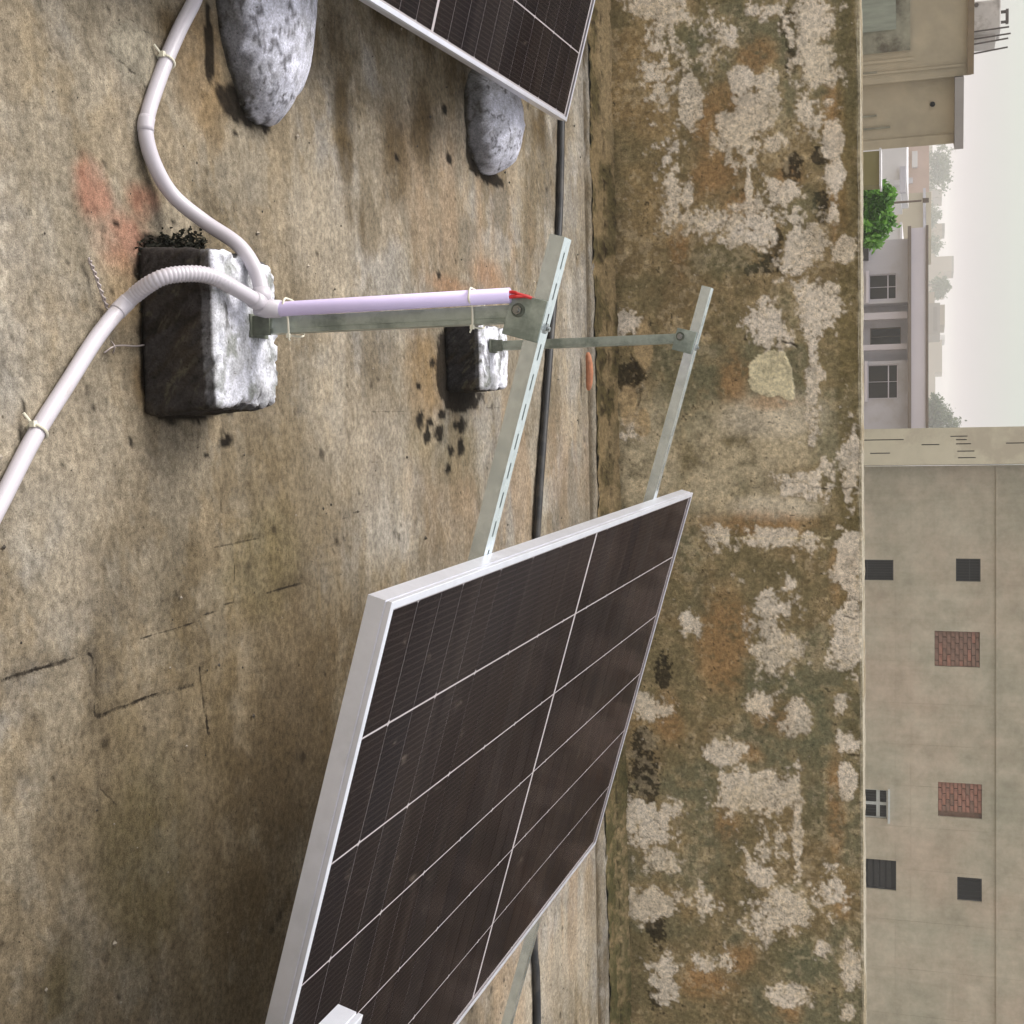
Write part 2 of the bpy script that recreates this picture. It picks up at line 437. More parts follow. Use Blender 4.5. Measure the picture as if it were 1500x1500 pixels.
    org2 = blobs(x, y, [(-0.4129, 3.725, 0.0456, 0.1597), (-0.3596, 3.401, 0.028, 0.1627)], 52, .5, 12, .5)
    c = mixc(c, lin(186, 136, 98, KF), .42 * org2)
    tn = blobs(x, y, [(-0.6262, 2.121, 0.1103, 0.0885), (-0.2207, 1.858, 0.05, 0.0622), (-0.0717, 1.899, 0.0455, 0.0299), (-0.1121, 3.177, 0.1237, 0.1449)], 54, .5, 10, .5)
    c = mixc(c, lin(166, 132, 84, KF), .45 * tn)
    # damp black algae round the pedestals
    bl = blobs(x, y, [(-0.3012, 2.014, 0.0207, 0.1091), (-0.2576, 1.924, 0.0257, 0.0396), (-0.1291, 1.916, 0.1029, 0.0233), (-0.0217, 2.043, 0.0224, 0.1184), (-0.1433, 3.33, 0.1014, 0.0578), (-0.0575, 3.463, 0.042, 0.1663), (-0.6841, 2.156, 0.0745, 0.017), (-0.6027, 2.282, 0.0366, 0.0977), (-0.7858, 3.604, 0.0782, 0.0509), (-0.7164, 3.731, 0.0232, 0.1434)], 60, .5, 26, .25)
    c = mixc(c, lin(34, 27, 20, KF), .93 * sst(.3, .75, bl + .5 * (fine - .5)))
    sp = [(0.0026, 3.139, 0.0228, 0.0237), (0.045, 3.191, 0.0241, 0.022), (0.0477, 3.279, 0.0237, 0.0359), (-0.0097, 3.293, 0.0137, 0.031), (0.0188, 3.448, 0.0191, 0.0561), (0.0801, 3.448, 0.0268, 0.0225), (0.0887, 3.357, 0.0149, 0.0241), (0.1411, 3.337, 0.0158, 0.0239), (0.0086, 3.211, 0.0107, 0.0198), (0.0315, 2.159, 0.0114, 0.0261), (0.011, 2.147, 0.0088, 0.0074), (-0.1233, 1.767, 0.0048, 0.0071), (-0.0318, 1.759, 0.0053, 0.0062), (-0.0546, 1.748, 0.009, 0.0052), (0.0264, 1.855, 0.0078, 0.0077), (0.059, 2.09, 0.0043, 0.0071), (-0.5482, 2.237, 0.0051, 0.0104), (-0.3656, 1.677, 0.0036, 0.0048), (-0.3236, 1.84, 0.0049, 0.0075), (-0.3527, 2.009, 0.0041, 0.0065), (-0.8379, 3.388, 0.0129, 0.0214), (-0.7075, 3.418, 0.0159, 0.0245), (-0.6426, 3.038, 0.0067, 0.0177), (-0.3828, 3.306, 0.0091, 0.0155), (-0.0258, 1.59, 0.0109, 0.006), (0.0077, 1.583, 0.0098, 0.0045), (-0.1947, 3.37, 0.0149, 0.0322), (-0.1453, 3.248, 0.0135, 0.0251), (-0.0851, 3.136, 0.0088, 0.0142)]
    spm = blobs(x, y, sp, 66, .85, 48, .3)
    c = mixc(c, lin(22, 17, 13, KF), .95 * spm)
    # scattered little pits
    rp = np.random.default_rng(3)
    pit = []
    for i in range(900):
        px, py = rp.uniform(-1.6, 2.6), rp.uniform(1.35, 4.9); r = .0026 + .010 * rp.random() ** 6
        pit.append((px, py, r * 1.1, r * 1.3, rp.uniform(.4, .9)))
    c = mixc(c, lin(40, 32, 24, KF), .9 * blobs(x, y, pit, 70, .5, 70, .4))
    # cracks
    cr = [[(0.3598, 1.511), (0.3537, 1.601), (0.3504, 1.713), (0.361, 1.73), (0.4515, 1.73), (0.4579, 1.744), (0.4586, 1.838), (0.4645, 2.017)],
          [(0.3611, 1.816), (0.3558, 1.948), (0.3505, 2.06), (0.3352, 2.172), (0.2711, 2.179), (0.2296, 2.18), (0.226, 2.278)],
          [(0.2321, 1.968), (0.2296, 2.155), (0.226, 2.278)],
          [(0.3368, 2.298), (0.3349, 2.409), (0.3343, 2.471)],
          [(0.438, 2.04), (0.4924, 2.049), (0.5654, 2.065)],
          [(-0.5976, 1.839), (-0.6408, 1.861), (-0.6657, 1.905), (-0.6567, 1.953)],
          [(-0.5976, 1.839), (-0.586, 1.879), (-0.5765, 1.917), (-0.563, 1.946)],
          [(-0.0195, 2.836), (-0.0237, 3.164), (-0.0308, 3.82)],
          [(0.1016, 2.768), (0.0989, 2.859), (0.1861, 2.849), (0.2082, 2.753), (0.2181, 2.642)],
          [(0.5506, 1.681), (0.5714, 1.689), (0.5935, 1.701)], [(0.5682, 1.735), (0.5917, 1.748), (0.6145, 1.772)]]
    cw = [.0040, .0026, .0022, .0032, .0040, .0022, .0026, .0022, .0022, .0022, .0022]; cs = [.95, .9, .6, .95, .95, .6, .75, .45, .5, .7, .7]
    z = (fine - .5) * .006 + (mid - .5) * .008
    wob = (fbm(x * 14, y * 14, 80) - .5) * .030 + (fbm(x * 60, y * 60, 82) - .5) * .008
    crk = np.full(len(x), 1.0); cst = np.zeros(len(x))
    for pl, w, s in zip(cr, cw, cs):
        d = seg_dist(x + wob * .45, y - wob * .45, pl)
        rel = d * (.0030 / w)
        cst = np.where(rel < crk, s, cst); crk = np.minimum(crk, rel)
        halo = sst(w * 10, 0, d) * .26 * s * sst(.3, .6, mid)
        c = mixc(c, lin(60, 50, 38, KF), halo)
        z -= sst(w * 3, 0, d) * s * .003
    # flaked plaster patch on the left
    pp = blobs(x, y, [(-0.615, 1.914, 0.0494, 0.0715)], 90, .3, 9, .12)
    c = mixc(c, lin(176, 167, 145, KF), .55 * pp); z += pp * .003
    pd = blobs(x, y, [(0.4393, 1.582, 0.026, 0.0303)], 91, .45, 12, .10)
    c = mixc(c, lin(128, 114, 92, KF), .6 * pd); z -= pd * .002
    # joint in front of the wall
    j = sst(.05, .012, np.abs(y - 4.93 + .012 * x + (mid - .5) * .03))
    c = mixc(c, lin(92, 78, 56, KF), .75 * j * sst(.3, .55, fine + .08)); z -= j * .006
    c *= (0.76 + 0.48 * fine)[:, None] * (0.74 + .52 * vf)[:, None] * np.array((.99, 1.0, 1.045))[None]
    z *= (y < 5.3)
    o = sheet("roof_floor", np.stack([x, y, z], 1), c, len(xs), len(ys), MT['floor'])
    for nm, arr in (("Crk", crk), ("Cks", cst)):
        at = o.data.attributes.new(nm, 'FLOAT', 'POINT'); at.data.foreach_set("value", arr.astype(np.float32))
    tag(o, "stained cement roof floor with dark damp patches and cracks", kind='structure')
make_floor()

# ------------------------------------------------------------------ parapet wall
KW = 1.28
def make_wall():
    root = empty("parapet_wall", (0, 5.224, 0), (0, 0, math.atan(.0127)))
    tag(root, "mould stained plaster parapet wall with flaking lime behind the solar panels", "wall")
    xs = axis([(-6, -3.4, .05), (-3.4, -1.75, .009), (-1.75, 2.75, .0048), (2.75, 4.6, .009), (4.6, 7, .05)])
    zs = axis([(-.02, 1.002, .0048)])
    X, Z = np.meshgrid(xs, zs, indexing='ij'); x = X.ravel(); z = Z.ravel()
    big = fbm(x * 1.6, z * 1.6, 101); mid = fbm(x * 5, z * 5, 102); fine = fbm(x * 22, z * 22, 103); vf = fbm(x * 75, z * 75, 104, 3)
    horiz = fbm(x * 3, z * 11, 105)
    olive = lin(119, 107, 79, KW); brown = lin(126, 109, 80, KW); gg = lin(113, 109, 86, KW)
    c = np.tile(np.array(olive), (len(x), 1))
    c = mixc(c, brown, sst(.40, .6, mid))
    c = mixc(c, gg, .8 * sst(.50, .62, big + .3 * (mid - .5)))
    c = mixc(c, lin(144, 126, 96, KW), .5 * sst(.52, .68, fine))
    # grey worn plaster in the middle
    gp = blobs(x, z, [(0.107, 0.6001, 0.1605, 0.293), (0.3532, 0.6808, 0.0886, 0.1591), (0.1907, 0.1621, 0.2384, 0.165), (0.2768, 0.4256, 0.1794, 0.1209)], 110, .4, 5, .5)
    c = mixc(c, lin(190, 175, 148, KW), .78 * gp * sst(.22, .55, .5 * mid + .5 * fine + .06))
    gp2 = blobs(x, z, [(0.3833, 0.6739, 0.0504, 0.153), (0.0222, 0.6699, 0.085, 0.1983)], 112, .3, 8, .4)
    c = mixc(c, lin(205, 192, 172, KW), .65 * gp2)
    tanb = blobs(x, z, [(1.26, 0.1495, 0.0582, 0.1354), (-1.18, 0.1884, 0.4369, 0.1298), (-1.309, 0.0801, 0.1782, 0.0521), (1.71, 0.1413, 0.1141, 0.1354), (-0.1562, 0.0987, 0.1411, 0.0963), (2.054, 0.1566, 0.0897, 0.1436)], 114, .5, 7, .5)
    c = mixc(c, lin(150, 126, 90, KW), .6 * tanb * sst(.3, .6, mid + .1))
    # orange lime-washed brickish stain
    org = blobs(x, z, [(-1.206, 0.5462, 0.0936, 0.0979), (-1.361, 0.6073, 0.0724, 0.0777), (-0.927, 0.4425, 0.0939, 0.1062), (-0.1428, 0.5132, 0.0963, 0.0608), (-0.0335, 0.6654, 0.032, 0.0992), (0.4458, 0.604, 0.0499, 0.2486), (0.9287, 0.4513, 0.193, 0.101), (1.207, 0.6694, 0.0865, 0.0898), (1.578, 0.8985, 0.1929, 0.0333), (1.68, 0.4553, 0.0958, 0.0616), (2.252, 0.5179, 0.0515, 0.0623), (2.364, 0.3679, 0.0846, 0.0985), (1.962, 0.9175, 0.0739, 0.0395), (2.449, 0.7098, 0.0506, 0.0613), (1.264, 0.2218, 0.0973, 0.0625), (-1.128, 0.9017, 0.169, 0.037), (-0.7934, 0.9187, 0.1438, 0.031), (0.6363, 0.943, 0.1139, 0.0513), (-0.7938, 0.548, 0.0704, 0.0656), (-0.657, 0.6259, 0.0699, 0.0653), (-0.6501, 0.303, 0.0964, 0.0396), (-0.8719, 0.7328, 0.0568, 0.0644), (-1.133, 0.4189, 0.0846, 0.0659), (1.382, 0.5559, 0.0459, 0.0613)], 118, .5, 9, .55)
    c = mixc(c, lin(156, 116, 76, KW), .52 * org * sst(.22, .60, .6 * fine + .4 * vf + .06))
    # black algae
    blk = blobs(x, z, [(1.493, 0.1287, 0.1633, 0.0591), (1.593, 0.0454, 0.0853, 0.0377), (1.942, 0.0135, 0.1687, 0.0201), (2.158, 0.1557, 0.0846, 0.0421), (-1.489, 0.7321, 0.0798, 0.0314), (-0.9847, 0.8562, 0.0475, 0.0316), (-0.9286, 0.7529, 0.0607, 0.0318), (-0.7851, 0.8548, 0.0798, 0.0315), (-0.3556, 0.0958, 0.0644, 0.0622), (-0.1629, 0.099, 0.0781, 0.0692), (1.065, 0.2111, 0.07, 0.0343), (-0.6418, 0.6587, 0.0562, 0.0586), (-1.385, 0.7504, 0.1046, 0.0248), (2.122, -0.0434, 0.477, 0.0136), (1.356, 0.1198, 0.0704, 0.0348), (2.456, 0.1503, 0.0565, 0.0282), (-0.4326, 0.004, 0.4131, 0.0068), (-0.5626, 0.6637, 0.0338, 0.1313)], 124, .55, 16, .5)
    c = mixc(c, lin(46, 40, 30, KW), .88 * sst(.30, .62, blk * .9 + ((.35 * fine + .65 * fbm(x * 100, z * 100, 126, 2)) - .5) * 2.2 - .05))
    ggb = blobs(x, z, [(1.236, 0.8037, 0.1495, 0.0615), (-1.433, 0.7764, 0.0563, 0.0507), (-0.7903, 0.7839, 0.0824, 0.064), (-0.6008, 0.4643, 0.0619, 0.1473), (0.1605, 0.8807, 0.1075, 0.0642), (1.102, 0.674, 0.1196, 0.1338), (2.225, 0.7724, 0.0858, 0.1351), (1.626, 0.8114, 0.0939, 0.0596), (-1.466, 0.356, 0.0795, 0.1333)], 128, .4, 6, .6)
    c = mixc(c, lin(100, 101, 78, KW), .5 * ggb)
    # flaking lime: clusters broken up by fine noise
    wl = [(-1.426, 0.4763, 0.1135, 0.0808), (-1.538, 0.6536, 0.0428, 0.0618), (-1.47, 0.8375, 0.0952, 0.106), (-1.316, 0.8301, 0.0959, 0.0923), (-1.281, 0.5567, 0.0662, 0.0414), (-1.236, 0.661, 0.099, 0.0511), (-1.083, 0.542, 0.1048, 0.0954), (-1.032, 0.6745, 0.0484, 0.0517), (-1.104, 0.8224, 0.0804, 0.0685), (-1.024, 0.9162, 0.0719, 0.0351), (-0.8719, 0.9014, 0.0718, 0.0314), (-0.7508, 0.9032, 0.0636, 0.0238), (-0.9093, 0.5801, 0.0925, 0.0108), (-0.8426, 0.7065, 0.0564, 0.0594), (-0.7498, 0.4186, 0.0773, 0.0827), (-0.7243, 0.6077, 0.1079, 0.1204), (-0.6319, 0.8263, 0.1211, 0.1074), (-0.5973, 0.9621, 0.0491, 0.0429), (-0.4416, 0.8196, 0.1131, 0.1131), (-0.3505, 0.649, 0.0951, 0.0784), (-1.231, 0.3505, 0.1082, 0.0334), (-0.8483, 0.3363, 0.1216, 0.0253), (-1.284, 0.2451, 0.1842, 0.0898), (-0.8925, 0.2796, 0.1637, 0.0493), (-0.354, 0.0689, 0.0756, 0.0636), (-0.133, 0.8179, 0.0382, 0.0361), (0.2893, 0.792, 0.0638, 0.0954), (0.4977, 0.4556, 0.063, 0.0897), (0.5035, 0.6534, 0.0418, 0.0907), (0.5202, 0.8062, 0.0374, 0.0721), (0.8811, 0.647, 0.1879, 0.1033), (0.8812, 0.9456, 0.1233, 0.0606), (0.6268, 0.9482, 0.1233, 0.0513), (0.2431, 0.958, 0.2251, 0.0426), (0.8542, 0.3232, 0.0441, 0.0357), (1.175, 0.6008, 0.0486, 0.0404), (1.246, 0.7514, 0.0696, 0.0557), (1.344, 0.9432, 0.0658, 0.0561), (1.464, 0.9387, 0.0756, 0.0312), (1.154, 0.9219, 0.0518, 0.0391), (1.546, 0.5706, 0.1103, 0.1748), (1.738, 0.6272, 0.0885, 0.106), (2.016, 0.3463, 0.0817, 0.0627), (1.892, 0.597, 0.0441, 0.0533), (2.078, 0.5825, 0.0819, 0.0766), (2.013, 0.7204, 0.0871, 0.0755), (1.939, 0.8639, 0.0928, 0.0984), (2.264, 0.4617, 0.0672, 0.054), (2.289, 0.345, 0.0408, 0.0579), (2.258, 0.9399, 0.0835, 0.0422), (2.172, 0.8386, 0.0337, 0.0321), (2.385, 0.7308, 0.0463, 0.0735), (2.433, 0.931, 0.0416, 0.0346), (1.697, 0.1415, 0.0863, 0.1359), (2.05, 0.1453, 0.0678, 0.1267), (2.377, 0.1896, 0.1041, 0.0534), (1.229, 0.1805, 0.0525, 0.105), (1.878, 0.1604, 0.0661, 0.0857), (1.603, 0.7459, 0.2379, 0.0196), (1.395, 0.4519, 0.0521, 0.0828), (-0.1848, 0.8184, 0.2916, 0.0238), (0.0516, 0.0876, 0.0711, 0.0768)]
    rw_ = random.Random(31)
    for lo, hi in ((-3.6, -1.6), (2.6, 4.8)):
        for _ in range(34): wl.append((rw_.uniform(lo, hi), rw_.uniform(.1, .95), rw_.uniform(.03, .16), rw_.uniform(.03, .13)))
    wl = [(*b_, (1.12, 1.0, .86, .74)[rw_.choice((0, 1, 1, 2, 2, 3))]) for b_ in wl]
    wm = blobs(x, z, wl, 132, .95, 9, .95)
    nz = (.46 * fbm(x * 30, z * 34, 140, 4) + .30 * fbm(x * 95, z * 95, 145, 2) + .24 * fbm(x * 9, z * 11, 147, 3) - .5) / .085
    fl = sst(-.42, .60, (wm - .52) * 3.4 + nz * .58)
    c = c * 1.0
    c = mixc(c, lin(158, 138, 102, KW), .42 * sst(.15, .7, wm) * sst(.3, .6, .5 * fine + .5 * mid + .06))
    hue = fbm(x * 2.2, z * 2.2, 141)
    h2 = fbm(x * 20, z * 20, 148, 4)
    lime = np.array(lin(230, 214, 192, KW))[None] * (1 - hue[:, None]) + np.array(lin(224, 213, 202, KW))[None] * hue[:, None]
    lime = lime * (.80 + .40 * h2)[:, None]
    # brown rims and bare spots round the flakes
    rim_ = sst(.02, .3, fl) * sst(.95, .5, fl) + sst(.35, .7, wm) * (1 - fl)
    c = mixc(c, lin(92, 78, 56, KW), np.clip(.30 * rim_, 0, 1))
    op = (.62 + .30 * sst(.35, .65, fbm(x * 4, z * 4, 149)))[:, None]
    c = c * (1 - op * fl[:, None]) + lime * op * fl[:, None]
    rdg = np.abs(fbm(x * 62, z * 62, 144, 3) - .5)
    c = mixc(c, lin(80, 68, 48, KW), .6 * fl * sst(.030, .008, rdg) * sst(.38, .6, mid + .08))
    # stray flecks all over
    fk = sst(.63, .69, .55 * fbm(x * 48, z * 48, 150, 3) + .45 * mid + .06)
    c = mixc(c, lin(188, 170, 140, KW), .32 * fk)
    # one clean patch of plaster
    poly = [(-0.2224, 0.6134), (-0.2362, 0.6719), (-0.2318, 0.7193), (-0.1782, 0.732), (-0.0924, 0.7549), (-0.042, 0.7466), (-0.0544, 0.6807), (-0.07, 0.6011), (-0.1247, 0.5696), (-0.189, 0.573)]
    px_ = x + (fbm(x * 24, z * 24, 155) - .5) * .03; pz_ = z + (fbm(x * 24, z * 24, 156) - .5) * .03
    ins = np.zeros(len(x), bool)
    for (ax, ay), (bx, by) in zip(poly, poly[1:] + poly[:1]):
        ins ^= ((ay > pz_) != (by > pz_)) & (px_ < (bx - ax) * (pz_ - ay) / (by - ay + 1e-9) + ax)
    cp = ins.astype(float) * (.86 + .14 * sst(.4, .6, fine))
    c = mixc(c, lin(212, 200, 168, KW), .95 * cp)
    cp2 = blobs(x, z, [(-0.0387, 0.0825, 0.0912, 0.0408), (0.039, 0.1447, 0.0561, 0.0342), (-0.2708, 0.1548, 0.1043, 0.0373)], 157, .35, 14, .15)
    c = mixc(c, lin(176, 152, 116, KW), .8 * cp2)
    # hairline cracks
    rel = (fine - .5) * .006 + fl * .002 + cp * .003 + (mid - .5) * .006 - blk * .002
    wob = (fbm(x * 30, z * 30, 160) - .5) * .02
    gate = sst(.36, .56, .5 * fine + .5 * vf)
    for pl, w, s in [([(-0.2401, 0.6402), (-0.2441, 0.6746), (-0.2675, 0.6881), (-0.263, 0.7354), (-0.2461, 0.7614)], .004, .9),
                     ([(0.2882, 0.7885), (0.3072, 0.8146), (0.3109, 1.001)], .003, .7),
                     ([(0.3059, 0.5753), (0.2873, 0.656), (0.2828, 0.7886)], .002, .45),
                     ([(-0.2384, 0.1007), (-0.1688, 0.1219), (-0.0719, 0.1313), (-0.0169, 0.1189)], .004, .6),
                     ([(0.8165, 0.9369), (0.8176, 0.9992)], .003, .8), ([(1.367, 0.9392), (1.366, 1.005)], .003, .8),
                     ([(1.782, 0.9635), (1.784, 1.011)], .003, .6), ([(0.4956, 0.3816), (0.5107, 0.6269), (0.501, 0.8787)], .003, -.6)]:
        d = seg_dist(x + wob, z + wob, pl); m = sst(w * 1.7, w * .4, d) * gate
        if s > 0: c = mixc(c, lin(38, 30, 22, KW), m * s); rel -= m * .005
        else: c = mixc(c, lin(200, 184, 150, KW), m * -s)
    # smoother olive band under the top edge
    band = sst(.905, .925, z + (mid - .5) * .03) * (1 - .9 * fl)
    c = mixc(c, lin(104, 92, 60, KW), .55 * band * sst(1.9, .4, x))
    edge = sst(.985, 1.0, z + (fine - .5) * .02)
    c = mixc(c, lin(200, 190, 170, KW), .4 * edge)
    # damp foot of the wall
    foot = sst(.09, 0, z + (mid - .5) * .08)
    c = mixc(c, lin(70, 60, 40, KW), .55 * foot)
    c *= (0.72 + .56 * fine)[:, None] * (0.74 + .52 * vf)[:, None] * (.85 + .3 * horiz)[:, None]
    rel *= (z < .995)
    sheet("plaster_face", np.stack([x, -rel, z], 1), c, len(xs), len(zs), MT['wall'], root)
    # core and top
    b = MB(); b.bx(-6, 7, .02, .235, -.02, .999)
    b.build("wall_core", mat("grey_plaster_back", (.30, .27, .21), .9, 0, .2, 4), root)
    xs2 = axis([(-6, -1.75, .15), (-1.75, 2.75, .012), (2.75, 7, .15)]); ys2 = np.linspace(-.004, .245, 9)
    X2, Y2 = np.meshgrid(xs2, ys2, indexing='ij'); a = X2.ravel(); q = Y2.ravel()
    n1 = fbm(a * 8, q * 8, 170); n2 = fbm(a * 30, q * 30, 171)
    ct = np.tile(np.array(lin(156, 148, 132)), (len(a), 1)); ct = mixc(ct, lin(130, 116, 90), .7 * sst(.54, .66, n1))
    zt = 1.002 + (n1 - .5) * .010 + (n2 - .5) * .004
    zt[(q < 0) | (q > .24)] -= .008
    sheet("wall_top", np.stack([a, q, zt], 1), ct, len(xs2), len(ys2), MT['wall'], root)
    # cement fillet at the foot
    xs3 = axis([(-6, -1.75, .15), (-1.75, 2.75, .01), (2.75, 7, .15)]); ts = np.linspace(0, 1, 16)
    X3, T3 = np.meshgrid(xs3, ts, indexing='ij'); a = X3.ravel(); t = T3.ravel()
    yy = -.215 + .215 * t + (1 - t) * (fbm(a * 9, a * 0 + 1, 186) - .5) * .07; zz = .004 + .040 * t ** 1.6
    n1 = fbm(a * 11, yy * 13, 180); n2 = fbm(a * 45, yy * 45, 181); n3 = fbm(a * 1.2, yy * 0 + 3, 182)
    cf = np.tile(np.array(lin(132, 114, 84)), (len(a), 1))
    cf = mixc(cf, lin(90, 80, 54), sst(.42, .6, n1)); cf = mixc(cf, lin(58, 48, 34), .9 * sst(.55, .68, n2 * .6 + n1 * .4) )
    cf = mixc(cf, lin(160, 140, 108), .7 * sst(.5, .62, n3) * sst(.35, .6, t))
    grn = sst(.9, 1.8, a) * sst(.3, .55, n2)
    cf = mixc(cf, lin(84, 82, 54), .7 * grn)
    crk = sst(.05, .012, np.abs(t - .62 + (n1 - .5) * .2)); cf = mixc(cf, lin(40, 32, 22), .75 * crk * sst(.46, .56, n2))
    zz = zz + (n2 - .5) * .016 + (n1 - .5) * .016 - crk * .006
    sheet("cement_fillet", np.stack([a, yy, zz], 1), cf, len(xs3), len(ts), MT['wall'], root)
make_wall()

# ------------------------------------------------------------------ solar panels
L, W_, HF = 2.278, 1.134, 0.035
TILT = math.radians(16.28)
def cell_mesh(flip):
    a, b, k = .1805 / 2, .0908 / 2, .0035
    s = -1 if flip else 1
    P = [(-a, -b * s), (a, -b * s), (a, b * s - k * s), (a - k, b * s), (-a + k, b * s), (-a, b * s - k * s)]
    if flip: P = P[::-1]
    n = len(P)
    v = [(x, y, 0) for x, y in P] + [(x, y, -.0004) for x, y in P]
    f = [tuple(range(n)), tuple(range(2 * n - 1, n - 1, -1))] + [(i, i + n, (i + 1) % n + n, (i + 1) % n) for i in range(n)]
    me = bpy.data.meshes.new("cell"); me.from_pydata(v, [], f); me.materials.append(MT['cell']); me.update()
    return me
CELLS = (cell_mesh(False), cell_mesh(True))

def profile_bar(p0, p1, inward, zup=0.0):
    """frame rail with a lip, a groove and a bottom flange, from p0 to p1 (mitred by plain butting)"""
    # (inset from the outer face, z)
    prof = [(0, -HF), (0, -.0095), (.0016, -.009), (.0016, -.0072), (0, -.0067), (0, -.0006), (.0006, 0), (.0110, 0), (.0110, -.0016),
            (.0022, -.0016), (.0022, -HF + .002), (.026, -HF + .002), (.026, -HF)]
    d = Vector((*inward, 0))
    n = len(prof); vs = []
    t = (Vector(p1) - Vector(p0)).normalized()
    for P, sgn in ((p0, 1), (p1, -1)):
        for i, zz in prof:
            q = Vector(P) + d * i + t * (i * sgn)
            vs.append((q.x, q.y, zz))
    fs = [tuple(range(n)), tuple(range(2 * n - 1, n - 1, -1))]
    fs += [(i, (i + 1) % n, (i + 1) % n + n, i + n) for i in range(n)]
    b = MB(); b.add(vs, fs); return b

def make_panel(loc, rotz, label):
    root = empty("solar_panel", loc, (0, TILT, rotz))
    tag(root, label, "solar panel", "solar panels on the roof")
    c = [(0, 0, 0), (W_, 0, 0), (W_, L, 0), (0, L, 0)]
    for i, inw in enumerate([(0, 1), (-1, 0), (0, -1), (1, 0)]):
        b = profile_bar(c[i], c[(i + 1) % 4], inw)
        o = b.build("frame_rail", MT['alu'], root)
        bm = bmesh.new(); bm.from_mesh(o.data); bmesh.ops.recalc_face_normals(bm, faces=bm.faces); bm.to_mesh(o.data); bm.free()
    b = MB(); b.bx(.003, W_ - .003, .003, L - .003, -.0085, -.0056); b.build("backsheet", MT['back'], root)
    b = MB(); b.bx(.003, W_ - .003, .003, L - .003, -.0050, -.0018); b.build("cover_glass", MT['glass'], root)
    for half in range(2):
        y0 = .0235 if half == 0 else L / 2 + .006
        pit = (L / 2 - .006 - .0235) / 12
        for r in range(12):
            for k in range(6):
                inst("cell", CELLS[r % 2], root, (W_ / 2 + (k - 2.5) * .184, y0 + pit * (r + .5), -.0052))
    return root
# ------------------------------------------------------------------ steel support frames
def channel(length, w=.041, h=.025, slots=True, t=.0025, pitch=.05, slot=(.027, .0065)):
    """slotted strut channel along +x, top face at z = 0, y from 0 to w"""
    b = MB()
    b.bx(0, length, 0, t, -h, -t - .0002); b.bx(0, length, w - t, w, -h, -t - .0002)
    b.bx(0, length, t + .0001, .010, -h, -h + t); b.bx(0, length, w - .010, w - t - .0001, -h, -h + t)
    if slots:
        s0, s1 = (w - slot[1]) / 2, (w + slot[1]) / 2
        b.bx(0, length, 0, s0, -t, 0); b.bx(0, length, s1, w, -t, 0)
        x = 0.0; k = 0
        nx = int(length / pitch)
        for k in range(nx + 1):
            xa = k * pitch; xb = min(length, xa + pitch - slot[0])
            if xb > xa: b.bx(xa, xb, s0 + .00005, s1 - .00005, -t, -.0001)
    else:
        b.bx(0, length, 0, w, -t, 0)
    return b

def support_frame(x0, y0, zt, x1, legs, label, group="steel support frames under the solar panels", thin=False, rotz=0.0):
    """rail falls from (x0, y0, zt) along the panel's slope to x1; legs = [(x, z_foot)]"""
    root = empty("support_frame", (x0, y0, 0), (0, 0, rotz)); tag(root, label, "support frame", group)
    ct, st = math.cos(TILT), math.sin(TILT)
    length = (x1 - x0) / ct
    o = channel(length).build("slotted_rail", MT['galv'], root, loc=(0, 0, zt), rot=(0, TILT, 0))
    lw = .025 if thin else .028
    for lx, zf in legs:
        ztop = zt - (lx - x0) * math.tan(TILT) - .030
        b = MB(); X = lx - x0
        # leg: a strut with its web to the front and lips at the back
        b.bx(X - lw / 2, X + lw / 2, .003, .0055, zf + .004, ztop)
        b.bx(X - lw / 2, X - lw / 2 + .0025, .0056, .040, zf + .004, ztop)
        b.bx(X + lw / 2 - .0025, X + lw / 2, .0056, .040, zf + .004, ztop)
        b.bx(X - .006, X + .006, .0005, .0029, zf + .03, ztop - .035)
        b.build("leg", MT['galv_dull'], root)
        f = MB(); f.bx(X - lw / 2 - .006, X + lw / 2 + .006, -.012, .05, zf, zf + .004)
        f.bx(X - lw / 2 - .003, X + lw / 2 + .003, -.004, .0025, zf + .0041, zf + .035)
        f.build("foot_plate", MT['foot'], root)
        R = Matrix.Rotation(TILT, 3, 'Y')
        p = MB(); s = .86 if thin else 1.0
        p.box((X + .008, -.0045, ztop - .004), (.068 * s, .003, .062 * s), R)
        p.build("bracket_plate", MT['galv_dull'], root, bevel=.001)
        q = MB(); bx_, bz = X - .004, ztop - .014
        q.cyl((bx_, -.0061, bz), (bx_, -.0080, bz), .0115, 16, 1)
        q.cyl((bx_, -.0081, bz), (bx_, -.0150, bz), .0078, 6)
        q.cyl((bx_, -.0151, bz), (bx_, -.0190, bz), .0042, 10)
        q.build("bolt", [MT['bolt'], MT['foot']], root)
    # hold-down bolt through the rail above the bracket
    lx = legs[0][0]
    u = (lx - x0) / ct + .026
    q = MB(); q.cyl((0, 0, -.001), (0, 0, .0035), .009, 6); q.cyl((0, 0, .0036), (0, 0, .008), .004, 10)
    q.build("bolt", MT['bolt'], root, loc=(u * ct, .0205, zt - u * st), rot=(0, TILT, 0))
    return root

def rail_z(x): return .586 - HF * math.cos(TILT) * 1.0 - (x - (.237 - HF * math.sin(TILT))) * math.tan(TILT) - .0005

make_panel((.237, 1.552, .586), 0.0, "large solar panel in the middle, tilted away on slotted rails, seen almost whole")
support_frame(-.282, 2.020, rail_z(-.282), 2.02, [(-.166, .14), (1.80, .06)], "near slotted steel frame carrying the middle panel, with the conduit tied to its leg")
support_frame(-.322, 3.412, rail_z(-.322), 2.02, [(-.195, .105), (1.80, .06)], "far slotted steel frame nearest the wall, with a thin leg on the small block", thin=True)

